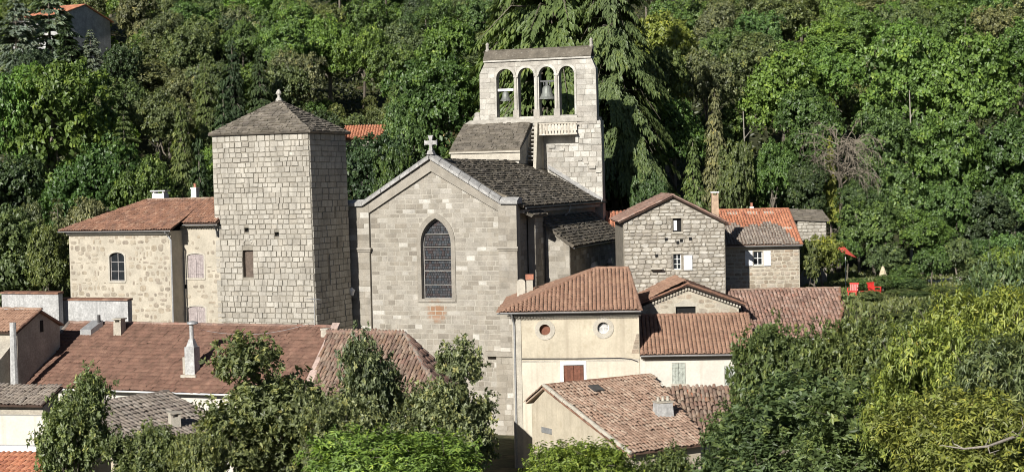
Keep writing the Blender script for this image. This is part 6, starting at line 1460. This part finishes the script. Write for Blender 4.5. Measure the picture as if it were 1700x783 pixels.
for t in LIST:
    P = at(t[0], t[1], t[2]); tops[(round(P[0], 3), round(P[1], 3))] = P[2]
ev = [(y_, x_, float(hill(x_, y_)), w_, tops.get((round(x_, 3), round(y_, 3)), 0) - float(hill(x_, y_)), None, 0) for y_, x_, w_ in near0] + cand
cnt = 0; todo = []
for (yy, xx, zz, r_, H_, pr, q) in sorted(ev, key=lambda e_: e_[0]):
    new = paint(xx, yy, zz, r_ * (.85 if pr else .6), H_)
    if pr is None or new < 5: continue
    ppx = px_of((xx, yy, zz))[0]; zone = 'l' if ppx < 560 else ('c' if ppx < 1080 else 'r'); lo_s = yy < 215
    tab = {'r': ((.34, 'bright'), (.6, 'green'), (.82, 'olive'), (.92, 'dry'), (1.01, 'deep')) if lo_s else ((.12, 'bright'), (.35, 'green'), (.72, 'olive'), (.94, 'dry'), (1.01, 'deep')),
           'c': ((.25, 'bright'), (.55, 'green'), (.78, 'olive'), (.86, 'dark'), (1.01, 'deep')), 'l': ((.12, 'bright'), (.40, 'green'), (.68, 'olive'), (.82, 'dry'), (.92, 'dark'), (1.01, 'blue'))}[zone]
    col = next(c_ for a_, c_ in tab if q < a_); con = pr in ('c2', 'h2'); d_ = PR[pr][2]
    o_, c_ = plant(pr, xx, yy, zz - .3, r_ / d_[0], H_ / d_[1], col, 'conifer' if con else 'broadleaf_tree', '', 'tree', 'wood on the %s slope' % fill[zone]); cnt += 1
    todo.append((o_, '%s %s' % (adj[col], 'conifer' if con else 'tree'), *px_of((xx, yy, zz + H_ * .6))))
LM = ((30, 'the left edge'), (150, 'the villa'), (300, 'the rubble house chimneys'), (463, 'the tower roof'), (606, 'the orange slope roof'), (715, 'the gable cross'), (860, 'the bell gable'), (1020, 'the pier right of the bells'), (1115, 'the stone gable house'), (1265, 'the orange ridge at right'), (1388, 'the dead tree'), (1500, 'the garden terrace'), (1660, 'the right edge'))
keys = {}
for (o_, kind_, x_, y_) in todo:
    lm_ = min(LM, key=lambda l_: abs(l_[0] - x_))[1]
    tier = 'at the very top' if y_ < 25 else ('high on the slope' if y_ < 90 else ('halfway up the slope' if y_ < 180 else 'low on the slope'))
    keys.setdefault((kind_, tier, lm_), []).append((x_, y_, o_))
ORD = ['leftmost', 'second from left', 'third from left', 'fourth from left', 'fifth from left', 'sixth from left', 'seventh from left']
for (kind_, tier, lm_), v in keys.items():
    v.sort(key=lambda t_: t_[0]); n_ = len(v); rel = 'by' if 'edge' in lm_ else 'above'
    for k_, (x_, y_, o_) in enumerate(v):
        o_['label'] = '%s %s %s %s' % (kind_, tier, rel, lm_) + ('' if n_ == 1 else ', ' + ('rightmost' if k_ == n_ - 1 else ORD[min(k_, 6)]) + ' such')
print('fill trees', cnt, len(cand))

# dead bare tree
MT['twig'] = mk('twig', [(.18, .155, .115), (.25, .215, .165)], nscale=3)
def dead_tree(px, py, Yd, label):
    P = at(px, py, Yd); zg = float(hill(P[0], P[1])); H = P[2] - zg; rg = np.random.default_rng(5)
    o = bpy.data.objects.new('dead_tree', None); COL.objects.link(o); o.location = (P[0], P[1], zg); o['label'] = label; o['category'] = 'tree'
    mb = MB(); mb.tube([np.array([0, 0, -.5]), np.array([.3, 0, H * .4]), np.array([.1, 0, H * .72])], [.22, .15, .1], 7); t = mesh_of(mb, 'trunk', MT['bark']); link('trunk', t, o)
    mb = MB()
    for i in range(46):
        a = rg.uniform(0, 6.28); z0 = H * rg.uniform(.45, .75); p = np.array([.2, 0, z0]); pts = [p]; r = [.055]; d = unit(np.array([math.cos(a), math.sin(a), rg.uniform(.3, 1.2)]))
        for s in range(6):
            p = p + d * rg.uniform(.45, .8); d = unit(d + rg.normal(0, .35, 3) + np.array([0, 0, -.12 * s])); pts.append(p); r.append(.05 * (1 - s / 7))
            if s > 0:
                for _ in range(3):
                    e = unit(d + rg.normal(0, .7, 3)); mb.tube([p, p + e * .5, p + e * .8 + [0, 0, -.35]], [.022, .016, .006], 3, cap=False)
        mb.tube(pts, r, 4, cap=False)
    link('branch_crown', mesh_of(mb, 'branch_crown', MT['twig']), o)
dead_tree(1388, 158, 133.5, 'dead tree with a tangle of bare pale branches right of centre')
for (px, py, Yd, lab) in ((1232, 185, 143, 'bare pale pole trunk among the trees above the stone gable house'), (1508, 150, 147, 'bare pale trunk showing inside the vivid green trees at right')):
    P = at(px, py, Yd); zg = float(hill(P[0], P[1])); H = P[2] - zg; mb = MB(); mb.tube([(P[0], P[1], zg - .5), (P[0] + .3, P[1], zg + H * .5), (P[0] + .1, P[1], P[2])], [.16, .1, .04], 6)
    for k in range(5): z = zg + H * (.5 + .09 * k); mb.tube([(P[0] + .2, P[1], z), (P[0] + .2 + (-1) ** k * .6, P[1] - .3, z + .8)], [.05, .015], 4)
    o = mb.build('bare_trunk', MT['deadwood']); o['label'] = lab; o['category'] = 'tree'

# undergrowth on the slope: one uncountable mass of low leaves and dry grass
rg = np.random.default_rng(3); n = 60000
yy = rg.uniform(126, 300, n) ** 1.0; xx = rg.uniform(-1, 1, n) * yy * .36; clump = .5 + .5 * np.sin(xx * .9 + 3 * np.sin(yy * .31)) * np.sin(yy * .8 + 2 * np.sin(xx * .23))
zz = hill(xx, yy) + rg.uniform(0, .2 + 1.0 * clump, n); P = np.stack([xx, yy, zz], 1); A = rdir(rg, n); A[:, 2] = np.abs(A[:, 2]) * .6 + .2; L = rg.uniform(.35, .8, n)
keepu = ~((xx > 19) & (yy < 134)); me = leaf_mesh('undergrowth', [leaf_arrays(P[keepu], A[keepu], rdir(rg, n)[keepu] + [0, -.4, .7], L[keepu], L[keepu] * .34)], np.clip(rg.normal(.35, .2, keepu.sum()), 0, 1))
o = link('undergrowth', me, kind='stuff', label='low scrub and brambles covering the slope between the trees'); o.color = (.075, .088, .03, 1)
n = 26000; xx = rg.uniform(19.5, 46, n); yy = rg.uniform(94, 134, n); A = rdir(rg, n) * .5; A[:, 2] = np.abs(A[:, 2]) + .45; L = rg.uniform(.14, .42, n)
me = leaf_mesh('terrace_grass', [leaf_arrays(np.stack([xx, yy, hill(xx, yy) - .02], 1), A, rdir(rg, n) + [-.3, -.6, .3], L, L * .22)], np.clip(rg.normal(.45, .2, n), 0, 1)); o = link('terrace_grass', me, kind='stuff', label='rough grass and weeds covering the garden terrace at right'); o.color = (.15, .175, .06, 1)
n = 9000; c = np.array([at(600, 178, 196)[0], 194]); xx = c[0] + rg.normal(0, 5, n); yy = c[1] + rg.normal(0, 5, n); zz = hill(xx, yy); A = rdir(rg, n) * .4; A[:, 2] = 1; L = rg.uniform(.3, .9, n)
me = leaf_mesh('dry_grass', [leaf_arrays(np.stack([xx, yy, zz], 1), A, rdir(rg, n), L, L * .12)], rg.random(n)); o = link('dry_grass', me, kind='stuff', label='straw-coloured dry grass on the open patch of slope'); o.color = (.36, .29, .14, 1)
for (px, py, Yd) in ((560, 172, 190), (590, 188, 186), (625, 178, 192), (645, 195, 185), (575, 195, 183), (610, 160, 199), (540, 165, 196), (655, 165, 196)):
    tree_px(px, py, Yd, 42, 's1' if px % 2 else 's2', 'olive' if px % 3 else 'green', 'low bush on the open dry-grass patch, %s' % {560: 'above the tower eave', 590: 'just over the orange slope roof', 625: 'in its middle', 645: 'lowest at its right', 575: 'lowest at its left', 610: 'at its upper centre', 540: 'at its upper left', 655: 'at its upper right'}[px], 'bush', 'bush', 'bushes on the open patch')

# ------------------------------------------------------------------ foreground trees
n1 = near_tree(51, 2.3, 2.8, 8.0, 34, 3000, 9, .17, .25, 'rosette', .22)
n2 = near_tree(52, 2.2, 2.3, 7.0, 28, 2500, 9, .17, .26, 'rosette', .24)
n3 = near_tree(53, 2.6, 2.0, 7.0, 34, 3600, 9, .16, .17, 'fan', .22)
n4 = near_tree(54, 2.8, 2.6, 8.0, 36, 3900, 8, .175, .17, 'fan', .24)
n5 = near_tree(55, 2.5, 2.5, 7.5, 36, 3200, 9, .155, .29, 'rosette', .2)
for k, v in (('n1', n1), ('n2', n2), ('n3', n3), ('n4', n4), ('n5', n5)): PR[k] = measure(v)
FG = [
 (125, 628, 60, 140, 'n2', 'grey', 'grey-green oak in the lower left before the red roof'),
 (245, 712, 57, 150, 'n5', 'olive', 'dark olive oak at the bottom left below the grey roof'),
 (430, 562, 57, 230, 'n1', 'grey', 'tall grey-green oak in front of the big red roof'),
 (330, 722, 52, 110, 'n5', 'grey', 'low grey-green oak left of the tall one'),
 (615, 562, 62, 145, 'n2', 'grey', 'grey-green oak before the hip roof, left of its taller neighbour'),
 (745, 574, 60, 165, 'n1', 'grey', 'grey-green oak before the church buttress, rightmost of the middle oaks'),
 (560, 662, 55, 150, 'n5', 'grey', 'low grey-green oak between the tall middle oaks'),
 (650, 716, 44, 310, 'n3', 'lime', 'bright yellow-green broad tree at the bottom centre'),
 (955, 738, 49, 210, 'n3', 'lime', 'green bush-like treetop below the pale pink roof'),
 (1090, 748, 52, 130, 'n2', 'moss', 'small green treetop at the bottom under the front house eave'),
 (1290, 545, 55, 185, 'n5', 'moss', 'dark green rounded tree in front of the white house'),
 (1300, 625, 46, 300, 'n1', 'moss', 'broad green tree at lower right beside the mossy roof'),
 (1440, 532, 54, 190, 'n5', 'moss', 'green tree right of the brown ribbed roof'),
 (1240, 690, 50, 180, 'n2', 'moss', 'green tree at the bottom right of the front house'),
 (1530, 518, 52, 210, 'n1', 'olive', 'olive tree below the limestone boulders'),
 (1645, 470, 58, 140, 'n1', 'moss', 'mossy green tree left of the one rising at the right edge'),
 (1695, 424, 62, 160, 'n5', 'moss', 'mossy green tree rising at the right edge above the chestnuts'),
 (1440, 640, 41, 300, 'n2', 'olive', 'olive tree at the bottom right between the two broad trees'),
 (1620, 485, 43, 250, 'n4', 'yellow', 'yellow-green chestnut on the right below the lime shrub'),
 (1560, 540, 38, 240, 'n4', 'yellow', 'yellow-green chestnut with long leaves right of the olive tree'),
 (1690, 560, 34, 260, 'n4', 'olive', 'chestnut with bare grey twigs at the right edge'),
 (1590, 660, 31, 330, 'n4', 'yellow', 'nearest chestnut in the bottom right corner'),
]
near = {}
for t in FG:
    px, py, Yd, wpx, pr, col, lab = t
    near[lab] = tree_px(px, py, Yd, wpx, pr, col, lab, 'chestnut_tree' if pr == 'n4' else ('oak_tree' if col == 'grey' else 'broadleaf_tree'), 'tree')
# single leaves on the two chestnuts that show largest
lm = np_mesh('leaf', leaf_arrays(np.zeros((1, 3)), np.array([[0, 1.0, 0]]), np.array([[0, 0, 1.0]]), np.array([1.0]), np.array([.2]), .08, .22).reshape(-1, 3), np.array([[0, 1, 2], [0, 2, 3]]), [.5, .5], MT['leaf'])
for lab in ('yellow-green chestnut with long leaves right of the olive tree', 'nearest chestnut in the bottom right corner'):
    o, c = near[lab]; cp, cd, ax = PR['n4'][3]; rg = np.random.default_rng(9)
    m = Matrix.LocRotScale(o.location, o.rotation_euler, o.scale); mi = m.to_3x3()
    w = np.array([(mi @ Vector(d))[:] for d in cd]); front = np.argsort(w[:, 1] - .4 * w[:, 2])[:60]
    for j in front:
        for k in range(5):
            rd_ = rdir(rg, 1)[0]; a = ax[j]; ra_ = unit(rd_ - (rd_ @ a) * a); A = unit(ra_ * .9 + a * .2 + np.array([0, 0, -.4 * rg.random()])); b = unit(np.cross(a, A)); nn = np.cross(A, b)
            lo = bpy.data.objects.new('leaf', lm); COL.objects.link(lo); lo.parent = o
            s = rg.uniform(.13, .20); R3 = Matrix(np.stack([b, A, nn], 1).tolist())
            lo.matrix_local = Matrix.Translation(Vector(cp[j] + cd[j] * .05)) @ R3.to_4x4() @ Matrix.Scale(s, 4); lo.color = (GREEN['yellow'][0] * rg.uniform(.8, 1.3), GREEN['yellow'][1] * rg.uniform(.85, 1.2), .04, 1)
# a bare grey branch sticking out of the nearest chestnut
o, c = near['nearest chestnut in the bottom right corner']; mb = MB()
pts = [at(1740, 700, 30.6), at(1690, 722, 29.6), at(1640, 740, 29.2), at(1600, 744, 29.2), at(1560, 738, 29.4)]; mb.tube(pts, [.036, .03, .024, .017, .007], 6)
rb = np.random.default_rng(4)
for i in (1, 2, 3, 2, 1):
    d1 = np.array([rb.uniform(-.4, .1), rb.uniform(-.2, .1), rb.uniform(-.25, .4)]); mb.tube([pts[i], pts[i] + d1 * .5 + rb.normal(0, .05, 3), pts[i] + d1 * 1.3 + rb.normal(0, .08, 3)], [.014, .01, .004], 4)
mb.build('bare_branch', MT['deadwood'], o)

# ================================================================== GARDEN THINGS ON THE TERRACE
def ground_at(px, Yd): P = at(px, 470, Yd); return P[0], P[1], float(hill(P[0], P[1]))
x, y, z = ground_at(1404, 118); f = frame_at(x, y, 10); e = f.thing('parasol', 'open red parasol tilted above the hedge bush', 'parasol', z); zt = at(1404, 414, 118)[2]
mb = MB(); mb.tube([f.w(0, 0, z), f.w(0, 0, zt - .1)], .03, 6); mb.build('pole', MT['white_paint'], e)
mb = MB(); n = 8; R_c = .85; V = [f.w(-.1, 0, zt + .25)] + [f.w(R_c * math.cos(i * math.pi / 4), R_c * math.sin(i * math.pi / 4), zt - .25 - .38 * math.cos(i * math.pi / 4)) for i in range(8)]
mb.add(V, [(0, i + 1, (i + 1) % 8 + 1) for i in range(8)]); V2 = [v - np.array([0, 0, .03]) for v in V]; mb.add(V2, [(0, (i + 1) % 8 + 1, i + 1) for i in range(8)]); mb.build('canopy', MT['red_cloth'], e)
def chair(px, Yd, th, label):
    x, y, z = ground_at(px, Yd); f = frame_at(x, y, th); e = f.thing('garden_chair', label, 'chair', z, 'red garden chairs')
    for a in (-.26, .26):
        for b in (-.26, .26): mb = MB(); mb.tube([f.w(a * 1.1, b * 1.1, z), f.w(a, b, z + .44)], .035, 6); mb.build('leg', MT['red_plastic'], e)
    mb = MB(); mb.box(f, -.32, .32, -.32, .3, z + .44, z + .5); mb.build('seat', MT['red_plastic'], e)
    mb = MB()
    for i in range(5): u = -.28 + i * .12; mb.hexa([f.w(u, .27, z + .5), f.w(u + .08, .27, z + .5), f.w(u + .08, .31, z + .5), f.w(u, .31, z + .5), f.w(u, .4, z + 1.0), f.w(u + .08, .4, z + 1.0), f.w(u + .08, .44, z + 1.0), f.w(u, .44, z + 1.0)])
    mb.box(f, -.32, .32, .38, .46, z + .94, z + 1.04); mb.build('backrest', MT['red_plastic'], e)
    for a in (-.34, .29): mb = MB(); mb.box(f, a, a + .05, -.3, .4, z + .68, z + .73); mb.tube([f.w(a + .025, -.27, z + .45), f.w(a + .025, -.27, z + .7)], .03, 6); mb.build('armrest', MT['red_plastic'], e)
chair(1416, 108.5, 25, 'red plastic garden chair left of the small table'); chair(1452, 109, -30, 'red plastic garden chair right of the small table')
x, y, z = ground_at(1436, 108.3); f = frame_at(x, y, 0); e = f.thing('side_table', 'small low red table between the red garden chairs', 'table', z)
mb = MB(); mb.lathe(f.w(0, 0, z + .42), [(.3, 0), (.32, .02), (.32, .05), (.28, .06)], 12); mb.build('tabletop', MT['red_plastic'], e)
for i in range(3): a = i * 2.09; mb = MB(); mb.tube([f.w(.25 * math.cos(a), .25 * math.sin(a), z), f.w(.15 * math.cos(a), .15 * math.sin(a), z + .43)], .025, 6); mb.build('leg', MT['red_plastic'], e)
x, y, z = ground_at(1466, 113); f = frame_at(x, y, -15); e = f.thing('folded_parasol', 'folded beige sunshade standing behind the red chairs', 'parasol', z); zt = at(1466, 442, 113)[2]
mb = MB(); mb.tube([f.w(0, 0, z), f.w(0, 0, zt)], .03, 6); mb.build('pole', MT['grey_wood'], e)
mb = MB(); mb.lathe(f.w(0, 0, zt - .75), [(.26, 0), (.3, .08), (.2, .42), (.1, .7), (.03, .78)], 9); mb.build('canopy', MT['straw'], e)
x, y, z = ground_at(1528, 104); f = frame_at(x, y, 8); e = f.thing('white_table', 'small white garden table among the olive treetops at right', 'table', z); zt = at(1528, 501, 104)[2]
mb = MB(); mb.box(f, -.52, .52, -.35, .35, zt - .06, zt); mb.build('tabletop', MT['white_paint'], e)
for a in (-.46, .46):
    for b in (-.3, .3): mb = MB(); mb.box(f, a - .03, a + .03, b - .03, b + .03, min(z, zt - .75), zt - .061); mb.build('leg', MT['white_paint'], e)
rg = np.random.default_rng(8)
for i in range(16):
    px = 1545 + i * 4.6 + rg.uniform(-2, 2); Yd = 121 + rg.uniform(-1, 1); P = at(px, 470 - i * .8, Yd); zg = float(hill(P[0], P[1])); r = rg.uniform(.2, .42)
    d = rdir(rg, 26); from_c = d * r * np.array([1.2, 1, .75]) * rg.uniform(.8, 1.1, (26, 1))
    import bmesh
    bm = bmesh.new(); [bm.verts.new(p) for p in from_c]; bmesh.ops.convex_hull(bm, input=bm.verts); me = bpy.data.meshes.new('boulder'); bm.to_mesh(me); bm.free(); me.materials.append(MT['limestone'])
    o = link('boulder', me, None, None, 'pale limestone boulder along the garden edge, %s from the left' % 'first second third fourth fifth sixth seventh eighth ninth tenth eleventh twelfth thirteenth fourteenth fifteenth sixteenth'.split()[i], 'rock', 'limestone boulders'); o.location = (P[0], P[1], max(zg + .1, P[2]))
